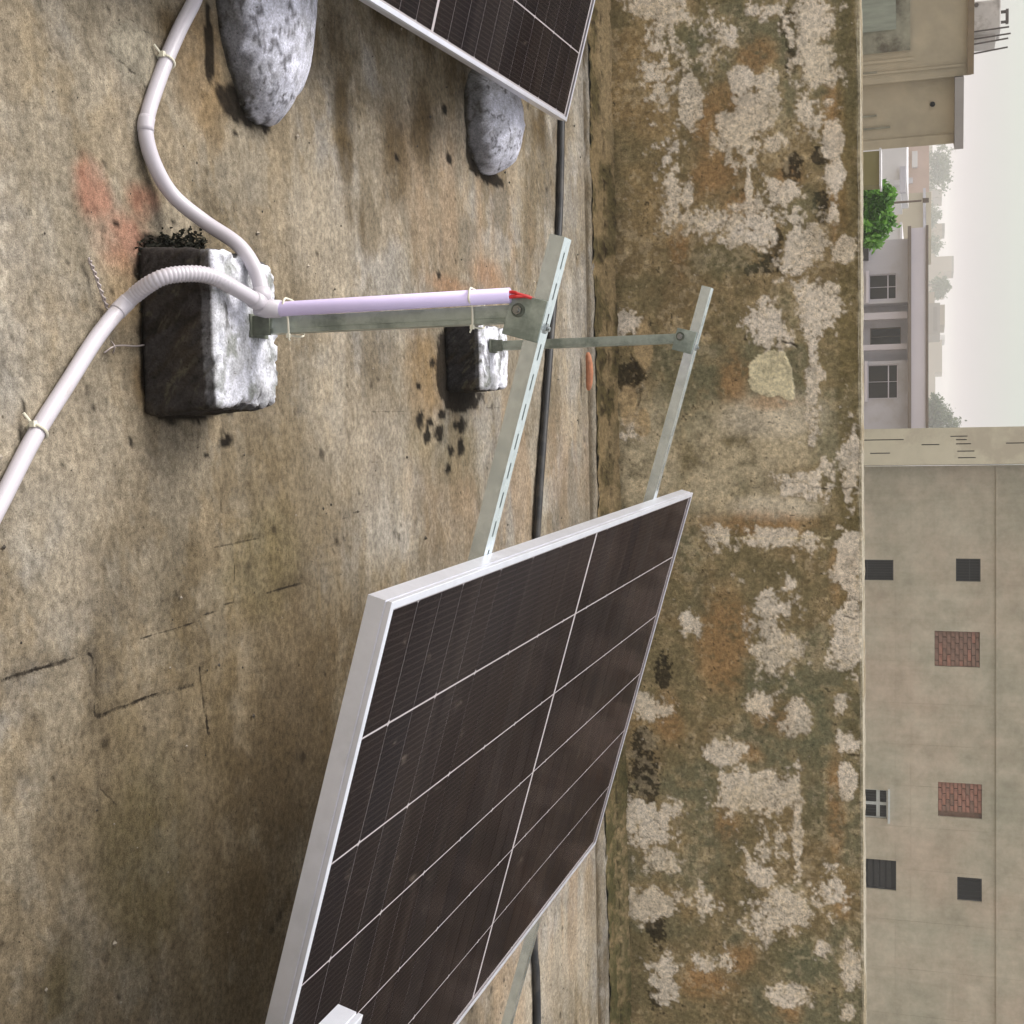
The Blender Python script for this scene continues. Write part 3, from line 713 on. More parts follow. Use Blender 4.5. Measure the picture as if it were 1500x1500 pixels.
# the panel at the upper left: low edge over the two cement mounds
LZ = 0.195
ang = math.radians(2.6)
lc = Vector((-0.8963, 3.929, LZ))
xa = Vector((math.cos(TILT) * math.cos(ang), math.cos(TILT) * math.sin(ang), -math.sin(TILT)))
ya = Vector((-math.sin(ang), math.cos(ang), 0))
lo_ = lc - xa * W_ - ya * L
pl_left = make_panel(tuple(lo_), ang, "solar panel cut off at the left, its low corner hanging over two cement mounds")
for fr in (.40, 1.86):
    p = lo_ + ya * fr - Vector((0, 0, HF / math.cos(TILT)))
    near = fr < 1
    support_frame(p.x, p.y, p.z - .001, p.x + 1.06, [(p.x + .16, .0), (p.x + 1.0, .10)],
                  "steel frame hidden under the left panel, bedded in the %s mound" % ("big" if near else "small"), rotz=ang)

# the panel whose corner pokes in at the lower right
make_panel((.731, 1.423 - L, .586), 0.0, "solar panel of which only a pale frame corner shows, nearest the camera")
for yy in (-.40, .95):
    support_frame(.70, yy, rail_z(.70) + .495 * math.tan(TILT), 1.95, [(.90, .0), (1.80, .0)], "steel frame under the nearest solar panel, %s leg pair" % ("rear" if yy < 0 else "front"))

# ------------------------------------------------------------------ cement pedestals and mounds
def cement_block(name, loc, size, label, seed, stain, cat="pedestal", group=None):
    sx, sy, sz = size
    bm = bmesh.new(); bmesh.ops.create_cube(bm, size=2.0)
    bmesh.ops.subdivide_edges(bm, edges=bm.edges[:], cuts=44, use_grid_fill=True)
    Q = np.array([v.co[:] for v in bm.verts])
    half = np.array([sx / 2, sy / 2, sz / 2]); r = .011
    P = Q * half
    # rounded box with one well worn upright corner, battered sides
    inner = np.clip(P, -(half - r), half - r); dv = P - inner; ln = np.linalg.norm(dv, axis=1)
    N = dv / np.maximum(ln, 1e-9)[:, None]; P = inner + N * r
    cx_ = np.clip((P[:, 0] / half[0] + P[:, 1] / half[1] - 1.45) / .55, 0, 1); P[:, :2] *= (1 - .10 * cx_ ** 1.5)[:, None]
    P[:, 2] += sz / 2; P[:, :2] *= (1.03 - .06 * P[:, 2] / sz)[:, None]
    n = fbm(P[:, 0] * 14 + P[:, 2] * 9, P[:, 1] * 14 + P[:, 2] * 5, seed)
    n2 = fbm(P[:, 0] * 50 + P[:, 2] * 31, P[:, 1] * 50 - P[:, 2] * 23, seed + 1)
    n3 = fbm(P[:, 0] * 140 + P[:, 2] * 90, P[:, 1] * 140 - P[:, 2] * 70, seed + 2, 3)
    side0 = sst(.5, .2, N[:, 2])
    D = (n - .5) * .010 + (n2 - .5) * .006 + (n3 - .5) * (.002 + .004 * side0)
    edge_ = sst(.75, .95, np.maximum(np.abs(Q[:, 0]), np.abs(Q[:, 1]))) * sst(.6, .9, Q[:, 2])
    D = D - edge_ * .010 * sst(.52, .64, fbm(P[:, 0] * 26 + P[:, 2] * 12, P[:, 1] * 26, seed + 12))
    P2 = P + N * D[:, None]
    P2[:, 2] = np.where(P[:, 2] < .002, 0, np.maximum(P2[:, 2], 0))
    for v, q in zip(bm.verts, P2): v.co = q
    me = bpy.data.meshes.new(name); bm.to_mesh(me); bm.free()
    x, y, z = P[:, 0], P[:, 1], P[:, 2]
    c = np.tile(np.array(lin(220, 220, 230)), (len(P), 1))
    c = mixc(c, lin(150, 150, 150), .65 * sst(.42, .58, n * .5 + n2 * .5))
    c *= (.84 + .40 * n3)[:, None]
    c = mixc(c, lin(224, 225, 236), .6 * sst(.56, .66, fbm(x * 18, y * 18, seed + 4)))
    c = mixc(c, lin(96, 100, 82), .6 * sst(.58, .68, fbm(x * 30, y * 30, seed + 6)))
    c = mixc(c, lin(66, 62, 56), .7 * sst(.57, .66, fbm(x * 11, y * 55, seed + 8) * .6 + n2 * .4))
    rim = np.maximum(np.abs(x) / (sx / 2), np.abs(y) / (sy / 2))
    c = mixc(c, lin(232, 232, 238), .6 * sst(.88, .93, rim) * sst(.35, .5, n))
    # the sides are coloured nearly black, the top stays pale
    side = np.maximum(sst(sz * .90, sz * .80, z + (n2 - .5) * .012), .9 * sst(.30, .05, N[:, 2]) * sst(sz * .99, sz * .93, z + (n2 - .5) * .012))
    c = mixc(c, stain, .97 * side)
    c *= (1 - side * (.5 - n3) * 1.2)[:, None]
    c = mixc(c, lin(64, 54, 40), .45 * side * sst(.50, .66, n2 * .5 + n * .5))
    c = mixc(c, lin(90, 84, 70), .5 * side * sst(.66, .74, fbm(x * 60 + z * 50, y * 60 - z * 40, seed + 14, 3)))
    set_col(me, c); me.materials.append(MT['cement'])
    me.polygons.foreach_set("use_smooth", [True] * len(me.polygons))
    o = bpy.data.objects.new(name, me); COL.objects.link(o); o.location = loc
    tag(o, label, cat, group); return o
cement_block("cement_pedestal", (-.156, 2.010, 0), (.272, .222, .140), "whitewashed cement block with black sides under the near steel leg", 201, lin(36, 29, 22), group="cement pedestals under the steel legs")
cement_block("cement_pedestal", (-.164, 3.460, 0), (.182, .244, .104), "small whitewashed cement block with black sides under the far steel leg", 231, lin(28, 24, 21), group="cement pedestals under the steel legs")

def mound(loc, r, label, seed, rz=0.0, pw=2.3):
    bm = bmesh.new(); bmesh.ops.create_icosphere(bm, subdivisions=6, radius=1.0)
    bmesh.ops.delete(bm, geom=[v for v in bm.verts if v.co.z < -.05], context='VERTS')
    P = np.array([v.co[:] for v in bm.verts])
    # flat-topped dome
    hr = np.hypot(P[:, 0], P[:, 1]); z = np.clip(1 - hr ** pw, 0, 1) ** (1 / pw)
    z = np.where(P[:, 2] <= 0.02, 0, z)
    n = fbm(P[:, 0] * 2.6 + 5, P[:, 1] * 2.6 + P[:, 2], seed); n2 = fbm(P[:, 0] * 9 + P[:, 2] * 4, P[:, 1] * 9 + P[:, 2] * 3, seed + 1)
    k = 1 + (n - .5) * .10 + (n2 - .5) * .03
    X = P[:, 0] * r[0] * k; Y_ = P[:, 1] * r[1] * k; Z = z * r[2] * (1 + (n - .5) * .12 + (n2 - .5) * .04)
    for v, a, b, c_ in zip(bm.verts, X, Y_, Z): v.co = (a, b, max(c_, 0.0))
    me = bpy.data.meshes.new("cement_mound"); bm.to_mesh(me); bm.free()
    m1 = fbm(X * 14, Y_ * 14 + Z * 9, seed + 3); m2 = fbm(X * 45 + Z * 30, Y_ * 45 - Z * 22, seed + 5); m3 = fbm(X * 90, Y_ * 90 + Z * 60, seed + 6, 3)
    c = np.tile(np.array(lin(208, 208, 221)), (len(X), 1))
    c = mixc(c, lin(158, 157, 160), .6 * sst(.40, .68, m1 * .6 + m2 * .4))
    c = mixc(c, lin(96, 94, 92), .5 * sst(.57, .66, m2 * .35 + m3 * .65) * sst(.40, .56, m1))
    c = mixc(c, lin(46, 40, 32), .9 * sst(.030, .008, np.abs(fbm(X * 10 + 3, Y_ * 10 + Z * 8, seed + 9) - .5)) * sst(.42, .55, m3 + .06) * .8)
    # darker skirt low on the side facing the camera
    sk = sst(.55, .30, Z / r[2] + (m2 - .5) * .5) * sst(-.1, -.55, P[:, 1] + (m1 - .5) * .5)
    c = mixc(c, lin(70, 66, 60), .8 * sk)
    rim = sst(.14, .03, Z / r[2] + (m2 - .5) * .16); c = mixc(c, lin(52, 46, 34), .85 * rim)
    c *= (.82 + .36 * m3)[:, None]
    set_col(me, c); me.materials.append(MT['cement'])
    me.polygons.foreach_set("use_smooth", [True] * len(me.polygons))
    o = bpy.data.objects.new("cement_mound", me); COL.objects.link(o); o.location = loc; o.rotation_euler = (0, 0, rz)
    tag(o, label, "cement mound", "whitewashed cement mounds under the left panel"); return o
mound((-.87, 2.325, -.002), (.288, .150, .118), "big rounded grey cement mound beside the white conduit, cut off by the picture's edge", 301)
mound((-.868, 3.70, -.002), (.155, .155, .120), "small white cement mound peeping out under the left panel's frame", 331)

# moss tufts growing out of the joint round the near block
def moss():
    r = random.Random(8); b = MB()
    spots = [(-0.2859, 1.919), (-0.2997, 1.94), (-0.311, 1.978), (-0.3203, 2.017), (-0.3249, 2.055), (-0.3271, 2.094), (-0.2585, 1.905), (-0.2316, 1.918), (-0.1862, 1.919), (-0.1291, 1.917), (-0.072, 1.918), (-0.0377, 1.932), (-0.299, 2.037), (-0.2923, 1.976), (-0.3106, 2.076), (-0.3095, 2.025)]
    for k, (x, y) in enumerate(spots):
        for _ in range(70 if (k < 6 or k > 11) else 16):
            px, py = x + r.gauss(0, .010), y + r.gauss(0, .012); h = r.uniform(.003, .011 if (k < 6 or k > 11) else .007); w = r.uniform(.0015, .0032)
            a = r.uniform(0, 6.28); dx, dy = math.cos(a) * w, math.sin(a) * w; lx, ly = r.gauss(0, .4) * h, r.gauss(0, .4) * h
            b.add([(px - dx, py - dy, 0), (px + dx, py + dy, 0), (px + dx * .8 + lx * .6, py + dy * .8 + ly * .6, h * .6), (px + lx, py + ly, h), (px - dx * .8 + lx * .6, py - dy * .8 + ly * .6, h * .6)], [(0, 1, 2, 4), (4, 2, 3)])
    tag(b.build("moss", mat("black_green_moss", (.018, .018, .010), .95, 0, .5, 90)), "dark moss in the joint round the near cement block", kind='stuff')
moss()

def grit():
    r = random.Random(21); b = MB()
    for _ in range(520):
        x, y = r.uniform(-1.5, 2.3), 1.4 + 3.5 * r.random() ** 1.3
        s = .0016 + .0040 * r.random() ** 3
        P = [(x + r.uniform(.7, 1.2) * s * dx, y + r.uniform(.7, 1.2) * s * dy, max(0, s * .6 + r.uniform(.5, 1.0) * s * dz)) for dx, dy, dz in ((1, 0, 0), (-1, 0, 0), (0, 1, 0), (0, -1, 0), (0, 0, 1), (0, 0, -1))]
        b.add(P, [(0, 2, 4), (2, 1, 4), (1, 3, 4), (3, 0, 4), (2, 0, 5), (1, 2, 5), (3, 1, 5), (0, 3, 5)], r.choice((0, 0, 1)))
    tag(b.build("grit", [mat("dark_grit", (.05, .042, .034), .95, 0, .4, 60), mat("pale_grit", (.36, .31, .25), .95, 0, .3, 60)]), "loose grit on the roof floor", kind='stuff')
grit()

# ------------------------------------------------------------------ conduit
def resample(pts, step):
    out = [pts[0]]; acc = 0.0
    for a, b in zip(pts[:-1], pts[1:]):
        d = (b - a).length
        if d < 1e-9: continue
        pos = step - acc
        while pos <= d:
            out.append(a.lerp(b, pos / d)); pos += step
        acc = (acc + d) % step
    out.append(pts[-1]); return out

def make_conduit():
    root = empty("electrical_conduit", (-.19, 2.0, 0)); tag(root, "pale plastic conduit with two hoses branching from a tee beside the near leg", "conduit")
    off = Vector(root.location)
    loc = lambda pts: [Vector(p) - off for p in pts]
    R = .0128
    tee = Vector((-.198, 1.996, .176))
    upper = [(-.93, 2.30, R), (-0.807, 2.127, 0.013), (-0.748, 2.089, 0.013), (-0.6799, 2.033, 0.013), (-0.6031, 1.978, 0.013), (-0.5185, 1.927, 0.013), (-0.4773, 1.916, 0.014), (-0.43, 1.934, 0.018), (-0.3866, 1.966, 0.03), (-.345, 1.995, .070), (-.303, 2.005, .128), (-.258, 2.004, .160), (-.222, 1.999, .172), tuple(tee)]
    lower = [(1.5, .1, R), (.42, 1.22, R), (0.2012, 1.426, 0.013), (0.1048, 1.514, 0.013), (0.0131, 1.595, 0.013), (-0.0674, 1.68, 0.013), (-0.1432, 1.761, 0.014), (-.196, 1.815, .030), (-.229, 1.818, .085), (-.240, 1.850, .117), (-.238, 1.890, .142), (-.2175, 1.94, .164), tuple(tee)]
    up_s = resample(spline(loc(upper), 14), .006); lo_s = resample(spline(loc(lower), 14), .0022)
    b = MB()
    rr = []
    tot = len(up_s)
    for i in range(tot): rr.append(R * (1.0 + (.07 if i in (tot - 4, tot - 3, tot - 2) else 0)))
    b.tube(up_s, rr, 16); b.build("flexible_pipe", MT['pvc'], root, smooth=True)
    # the lower hose is corrugated where it arches over the block
    b = MB(); n = len(lo_s); rr = []
    i0 = min(range(n), key=lambda i: (lo_s[i] + off - Vector((-.205, 1.816, .045))).length)
    i1 = min(range(n), key=lambda i: (lo_s[i] + off - Vector((-.228, 1.925, .158))).length)
    for i in range(n):
        rib = .0011 * (1 if (i // 1) % 3 == 0 else -.35) if i0 < i < i1 else 0
        rr.append(R + rib)
    b.tube(lo_s, rr, 16); b.build("flexible_pipe", MT['pvc'], root, smooth=True)
    b = MB(); t = tee - off
    b.tube([t + Vector((0.002, 0, -.012)), t + Vector((.006, .001, .004)), t + Vector((.0075, .002, .032))], [.0150, .0160, .0150], 18)
    b.tube([t + (lo_s[-14] - lo_s[-1]) * 1.05, t + (lo_s[-5] - lo_s[-1])], [.0150, .0150], 18)
    b.tube([t + (up_s[-6] - up_s[-1]) * 1.0, t + (up_s[-2] - up_s[-1])], [.0150, .0150], 18)
    b.build("tee_fitting", MT['pvc'], root, smooth=True)
    b = MB(); top = Vector((-.1935, 2.006, .612)) - off
    v0 = t + Vector((.0078, .003, .030))
    # open tube so that the wires come out of it
    b.tube([v0, top, top + Vector((0, 0, -.0003))], [.0124, .0124, .0104], 20, caps=False)
    b.tube([top + Vector((0, 0, -.0002)), top + Vector((0, 0, -.08))], [.0104, .0104], 20, caps=False)
    b.build("rigid_pipe", MT['pvc_rigid'], root, smooth=True)
    for k, (dx, dy, ex) in enumerate([(-.005, -.002, .012), (.003, -.004, .020), (.001, .004, .03)]):
        b = MB()
        b.tube(spline([top + Vector((dx, dy, -.06)), top + Vector((dx, dy, .001)), top + Vector((dx * .5 + .001, dy * .6, .014)), top + Vector((.004, .008 + .003 * k, .030)), top + Vector((ex, .024, .046))], 6), .0027, 8)
        b.build("red_wire", MT['red'], root, smooth=True)
    for src, q in ((up_s, (-0.4957, 1.919, 0.013)), (lo_s, (-0.1933, 1.812, 0.02))):
        q = Vector(q) - off; i = min(range(6, len(src) - 6), key=lambda i: (src[i] - q).length)
        k = 2 if src is up_s else 6
        b = MB(); b.tube(src[i - k:i + k + 1], R + .0010, 18); b.build("coupling", MT['pvc'], root, smooth=True)
    # nylon ties
    def loop(zc, tail):
        x0, x1, y0, y1 = -.2085, -.1495, 1.992, 2.064
        pts = [(x0, 2.0, zc + .001), (x0 + .006, y0, zc + .001), (x0 + .02, y0 - .001, zc), (-.178, 2.008, zc - .001), (x1 - .004, 2.0125, zc - .002), (x1 + .002, 2.016, zc - .003), (x1 + .002, y1, zc - .002), (x1 - .008, y1 + .002, zc), (x0 + .02, y1 + .002, zc), (x0 + .004, 2.03, zc + .001)]
        b = MB(); b.tube(loc(spline(pts + [pts[0]], 4)[:-1]), .0017, 6, closed=True)
        h = Vector((x1 + .003, 2.013, zc - .003)) - off
        b.box(h, (.007, .006, .006)); b.tube([h, h + Vector((.009, -.003, .004 if tail else -.003))], .0015, 6)
        b.build("cable_tie", MT['tie'], root)
    loop(.2155, True); loop(.547, False)
    for p, q in (((-0.6167, 1.987, 0.013), (1, 0)), ((0.0053, 1.603, 0.013), (1, 0))):
        p = Vector(p) - off
        src = up_s if p.x < -.1 else lo_s
        i = min(range(4, len(src) - 4), key=lambda i: (src[i] - p).length)
        T = (src[i + 2] - src[i - 2]).normalized(); N = Vector((0, 0, 1)); B = T.cross(N).normalized()
        ring = [src[i] + (B * math.cos(a) + N * math.sin(a)) * (R + .0022) for a in [2 * math.pi * k / 20 for k in range(20)]]
        b = MB(); b.tube(ring, .0022, 6, closed=True)
        s = 1 if B.y < 0 else -1
        e = src[i] + B * s * (R + .003); b.box(e + N * .002, (.009, .008, .008))
        b.tube([e, e + B * s * .014 + Vector((-.006, 0, -.006))], .0020, 6)
        b.build("cable_tie", MT['tie'], root)
make_conduit()

# ------------------------------------------------------------------ small things on the floor
cab = [(-3.2, 4.78, .0135), (-1.324, 4.57, 0.0135), (-1.006, 4.528, 0.0135), (-0.6414, 4.464, 0.0135), (-0.0675, 4.266, 0.0135), (0.3953, 4.117, 0.0135), (0.8642, 4.003, 0.0135), (1.309, 3.976, 0.0135), (1.724, 3.983, 0.0135), (2.01, 4, 0.0135), (3.4, 3.93, .0135)]
b = MB(); b.tube([p for p in spline(cab, 10)], .0132, 12)
tag(b.build("black_pipe", MT['black'], smooth=True), "thin black plastic pipe lying along the floor in front of the parapet", "pipe")

b = MB(); a0 = Vector((-0.2347, 4.783, 0.03)); a1 = Vector((-0.0919, 4.798, 0.026))
pts = [a0.lerp(a1, t) + Vector((0, 0, .006 * math.sin(math.pi * t))) for t in (0, .08, .3, .55, .8, .95, 1)]
b.tube(pts, [.005, .010, .0135, .0140, .0125, .009, .004], 12)
tag(b.build("clay_shard", MT['clay'], smooth=True), "curved orange clay shard lying at the foot of the parapet behind the far leg", "clay shard")

b = MB(); w0 = [Vector((-0.2581, 1.748, 0.012)), Vector((-0.2368, 1.765, 0.01)), Vector((-0.2098, 1.773, 0.014)), Vector((-0.1862, 1.796, 0.008))]
w = spline(w0, 8); n = len(w)
b.tube([p + Vector((.0025 * math.cos(i * 1.1), 0, .0025 * math.sin(i * 1.1))) for i, p in enumerate(w)], .0016, 6)
b.tube([p + Vector((-.0025 * math.cos(i * 1.1), 0, -.0025 * math.sin(i * 1.1))) for i, p in enumerate(w)], .0016, 6)
tag(b.build("scrap_wire", MT['wire'], smooth=True), "short twisted wire sticking out beside the lower hose, above the reddish patch", "wire")
b = MB()
b.tube(spline([Vector((-0.1159, 1.786, 0.004)), Vector((-0.1258, 1.799, 0.012)), Vector((-0.1298, 1.835, 0.006)), Vector((-0.1306, 1.877, 0.004)), Vector((-0.1356, 1.911, 0.003))], 6), .0014, 6)
b.tube(spline([Vector((-0.135, 1.804, 0.006)), Vector((-0.1258, 1.801, 0.014)), Vector((-0.1168, 1.81, 0.004))], 6), .0014, 6)
tag(b.build("scrap_wire", MT['wire'], smooth=True), "thin bent wire lying by the dark side of the near block", "wire")

# ------------------------------------------------------------------ the town beyond the parapet
def town(lx, d, z=0.0):
    return (lx * math.cos(YAW) + d * math.sin(YAW), -lx * math.sin(YAW) + d * math.cos(YAW), z)
TR = (0, 0, -YAW)
GZ = -6.5
b = MB(); b.bx(-420, 420, -300, 620, GZ - .2, GZ)
tag(b.build("ground", mat("dusty_ground", (.30, .26, .20), .95, 0, .25, .05)), "dusty ground between the houses", kind='structure')

def render_mat():
    m, t, p, o = base_mat("bare_grey_render")
    a = ramp(t, noise(t, .45, 6.0, .62), [(.36, lin(155, 150, 134, 1.2)), (.5, lin(168, 159, 143, 1.2)), (.64, lin(170, 156, 140, 1.2))])
    b_ = ramp(t, noise(t, 3.2, 8.0, .7), [(.32, (.80, .80, .78)), (.68, (1.13, 1.13, 1.14))])
    c = mul(t, a, b_)
    # rain streaks run down the face
    d = ramp(t, noise(t, 2.2, 6.0, .65, stretch=(1.6, 1, .10)), [(.36, (.93, .925, .91)), (.60, (1.02, 1.02, 1.02))])
    c = mul(t, c, d)
    # trowel bands
    e = ramp(t, noise(t, 1.1, 3.0, .5, stretch=(.08, 1, 2.2)), [(.40, (.95, .945, .94)), (.60, (1.03, 1.03, 1.035))])
    c = mul(t, c, e)
    t.links.new(c, p.inputs["Base Color"]); p.inputs["Roughness"].default_value = .95
    p.inputs["Specular IOR Level"].default_value = .1
    return m
MT['conc'] = render_mat()
MT['conc2'] = mat("green_grey_render", lin(160, 155, 134, 1.12), .93, 0, .12, 1.5, .15, .01, stain=lin(164, 146, 126, 1.12), stain_scale=.6, stain_at=(.45, .6))
MT['pier'] = mat("pale_grey_render", lin(190, 182, 162, 1.12), .93, 0, .08, 1.6, .1, .01, stain=lin(174, 164, 146, 1.12), stain_scale=1.1)
MT['hole'] = mat("dark_opening", (.010, .010, .011), .7, 0, .2, 8, spec=.05)
MT['bars'] = mat("grey_window_bars", (.040, .040, .043), .6, 0, .2, 20, spec=.1)
MT['grill'] = mat("pale_window_frame", (.50, .52, .52), .5, 0, .1, 20)
MT['brickA'] = mat("red_brick", lin(150, 106, 90), .9, 0, .3, 9, .2, .004)
MT['brickB'] = mat("brown_brick", lin(128, 98, 84), .9, 0, .35, 9, .2, .004)
MT['mortar'] = mat("brick_mortar", lin(120, 92, 76), .95, 0, .2, 12)

def right_building():
    d = 28.0
    root = empty("building", town(0, d, 0), TR)
    tag(root, "big blank grey rendered building at the right with small barred and bricked-up windows", "building")
    x0, x1 = -0.9416, 10.54 + 6
    top = 5.2
    cols = [x0] + [-0.6184, 0.52, 1.377, 2.192, 3.05, 3.907, 4.75, 5.593, 6.437, 7.308, 8.362, 9.346, 10.29]
    while cols[-1] < x1 - .2: cols.append(min(x1, cols[-1] + .95))
    rows = [GZ, -4.6, -3.2, -1.75, 0.6006, 0.8966, 1.72, 2.555, 3.068, 2.9, 3.8, top]
    # openings: x0, x1, z0, z1, kind
    def op(ya, yb, xa, xb): return None
    ops = [(0.9838, 1.405, -.62, 0.56, 'bar'), (0.9416, 1.405, 1.773, 2.244, 'bar'),
           (2.417, 3.134, 1.363, 2.231, 'brickB'), (5.481, 6.184, 1.43, 2.27, 'brickA'),
           (5.72, 6.31, -.62, 0.4382, 'grill'), (7.154, 7.772, -.62, 0.6141, 'louvre'),
           (7.378, 7.856, 1.799, 2.27, 'dark')]
    g = .0016; dep = .14
    def cut(r, o):
        a, b_, c, e = r; p, q, s, t = o
        if p >= b_ or q <= a or s >= e or t <= c: return [r]
        out = []
        if p > a: out.append((a, p, c, e))
        if q < b_: out.append((q, b_, c, e))
        m0, m1 = max(a, p), min(b_, q)
        if s > c: out.append((m0, m1, c, s))
        if t < e: out.append((m0, m1, t, e))
        return out
    rk = random.Random(4)
    for i in range(len(cols) - 1):
        for j in range(len(rows) - 1):
            rs = [(cols[i] + g, cols[i + 1] - g, rows[j] + g, rows[j + 1] - g)]
            for o in ops: rs = [q for r in rs for q in cut(r, o[:4])]
            if not rs: continue
            b = MB(); pr = rk.uniform(0, .003)
            for r in rs: b.bx(r[0], r[1], -dep - pr, -.1352, r[2], r[3])
            b.build("wall_panel", MT['conc'], root)
    b = MB(); b.bx(x0, x1, .002, 9, GZ, top - .01); b.build("core_wall", MT['conc'], root)
    rs = [(x0, x1, GZ, top - .01)]
    for o in ops: rs = [q for r in rs for q in cut(r, o[:4])]
    b = MB()
    for r in rs: b.bx(r[0], r[1], -.135, .001, r[2], r[3])
    b.build("render_coat", MT['conc'], root)
    for o in ops:
        a, c, e, f, k = o
        w, h = c - a, f - e
        if k in ('bar', 'dark', 'louvre', 'grill'):
            m = MB(); m.bx(a, c, -.012, -.001, e, f)
            win = m.build("window", MT['hole'] if k != 'louvre' else mat("louvre_dark", (.018, .018, .020), .7, 0, .15, 8, spec=.05), root)
            fr = MB(); t = .022
            fm = MT['grill'] if k == 'grill' else MT['bars']
            for (q0, q1, q2, q3) in ((a, a + t, e, f), (c - t, c, e, f), (a + t, c - t, e, e + t), (a + t, c - t, f - t, f)): fr.bx(q0, q1, -.07, -.03, q2, q3)
            if k == 'grill':
                fr.bx(a + w / 2 - .03, a + w / 2 + .03, -.068, -.032, e + t, f - t); fr.bx(a + t, c - t, -.066, -.034, f - .22, f - .15)
            fr.build("frame", fm, win)
            br = MB()
            if k == 'louvre':
                for q in range(9): br.box(((a + c) / 2, -.05, e + .1 + q * h / 10), (w - .06, .01, h / 13), Matrix.Rotation(.5, 3, 'X'))
            else:
                nb = 8 if k == 'bar' else (10 if k == 'grill' else 5)
                for q in range(1, nb): br.bx(a + q * w / nb - .0025, a + q * w / nb + .0025, -.058, -.048, e + t, f - t)
                if k == 'bar': br.bx(a + t, c - t, -.0475, -.042, e + h * .55, e + h * .55 + .012)
            br.build("bars", MT['bars'], win)
        else:
            m = MB(); m.bx(a, c, -.055, -.001, e, f); inf = m.build("brick_infill", MT['mortar'], root)
            nr = 11; ch = h / nr
            me = {}
            for kx, bw in (('full', .225), ('half', .105)):
                q = MB(); q.box((0, 0, 0), (bw, .06, ch - .014)); me[kx] = [q.mesh("brick", MT[s]) for s in ('brickA', 'brickB')]
            for r in range(nr):
                x = a + (.008 if r % 2 else -.11)
                while x < c - .04:
                    kx = 'full'
                    xa_, xb_ = x, x + .225
                    if xa_ < a: xa_ = a + .006; kx = 'half'
                    if xb_ > c: kx = 'half'; xb_ = xa_ + .105
                    if xb_ <= c:
                        ob = inst("brick", me[kx][(0 if rk.random() < .75 else 1) if k == 'brickA' else (0 if rk.random() < .25 else 1)], inf, (xa_ + (.225 if kx == 'full' else .105) / 2, -.05 - rk.uniform(0, .03), e + (r + .5) * ch))
                    x += .238
    # sills and a ledge line
    b = MB(); b.bx(5.692, 6.367, -.30, -.142, 0.4518, 0.4924); b.build("window_shade", MT['grill'], root)
    b = MB(); b.bx(x0, x1, -.19, -.149, 2.555 - .02, 2.555 + .02); b.build("ledge", MT['conc'], root)
    # pale pier with narrow slots on its corner
    p0, p1 = -1.683, -0.949
    sl = [(-1.51, 1.662, 1.985), (-1.441, 1.766, 1.972), (-1.358, 1.766, 2.05), (-1.212, 1.791, 2.114), (-1.081, 1.804, 2.14), (-1.462, -.9, 0.7693), (-1.191, 0.1146, 0.5032), (-1.351, 1.113, 1.453), (-1.524, 2.992, 2.95), (-1.358, 2.7, 3.05)]
    rs = [(p0, p1, GZ, top)]
    for x, z0, z1 in sl: rs = [q for r in rs for q in cut(r, (x - .011, x + .011, z0, z1))]
    b = MB()
    for r in rs: b.bx(r[0], r[1], -.56, -.48, r[2], r[3])
    b.build("pier_face", MT['pier'], root)
    b = MB(); b.bx(p0, p1, -.4799, -.149, GZ, top); b.build("pier", mat("slot_shade", (.10, .095, .085), .9, 0, .1, 4), root)
right_building()

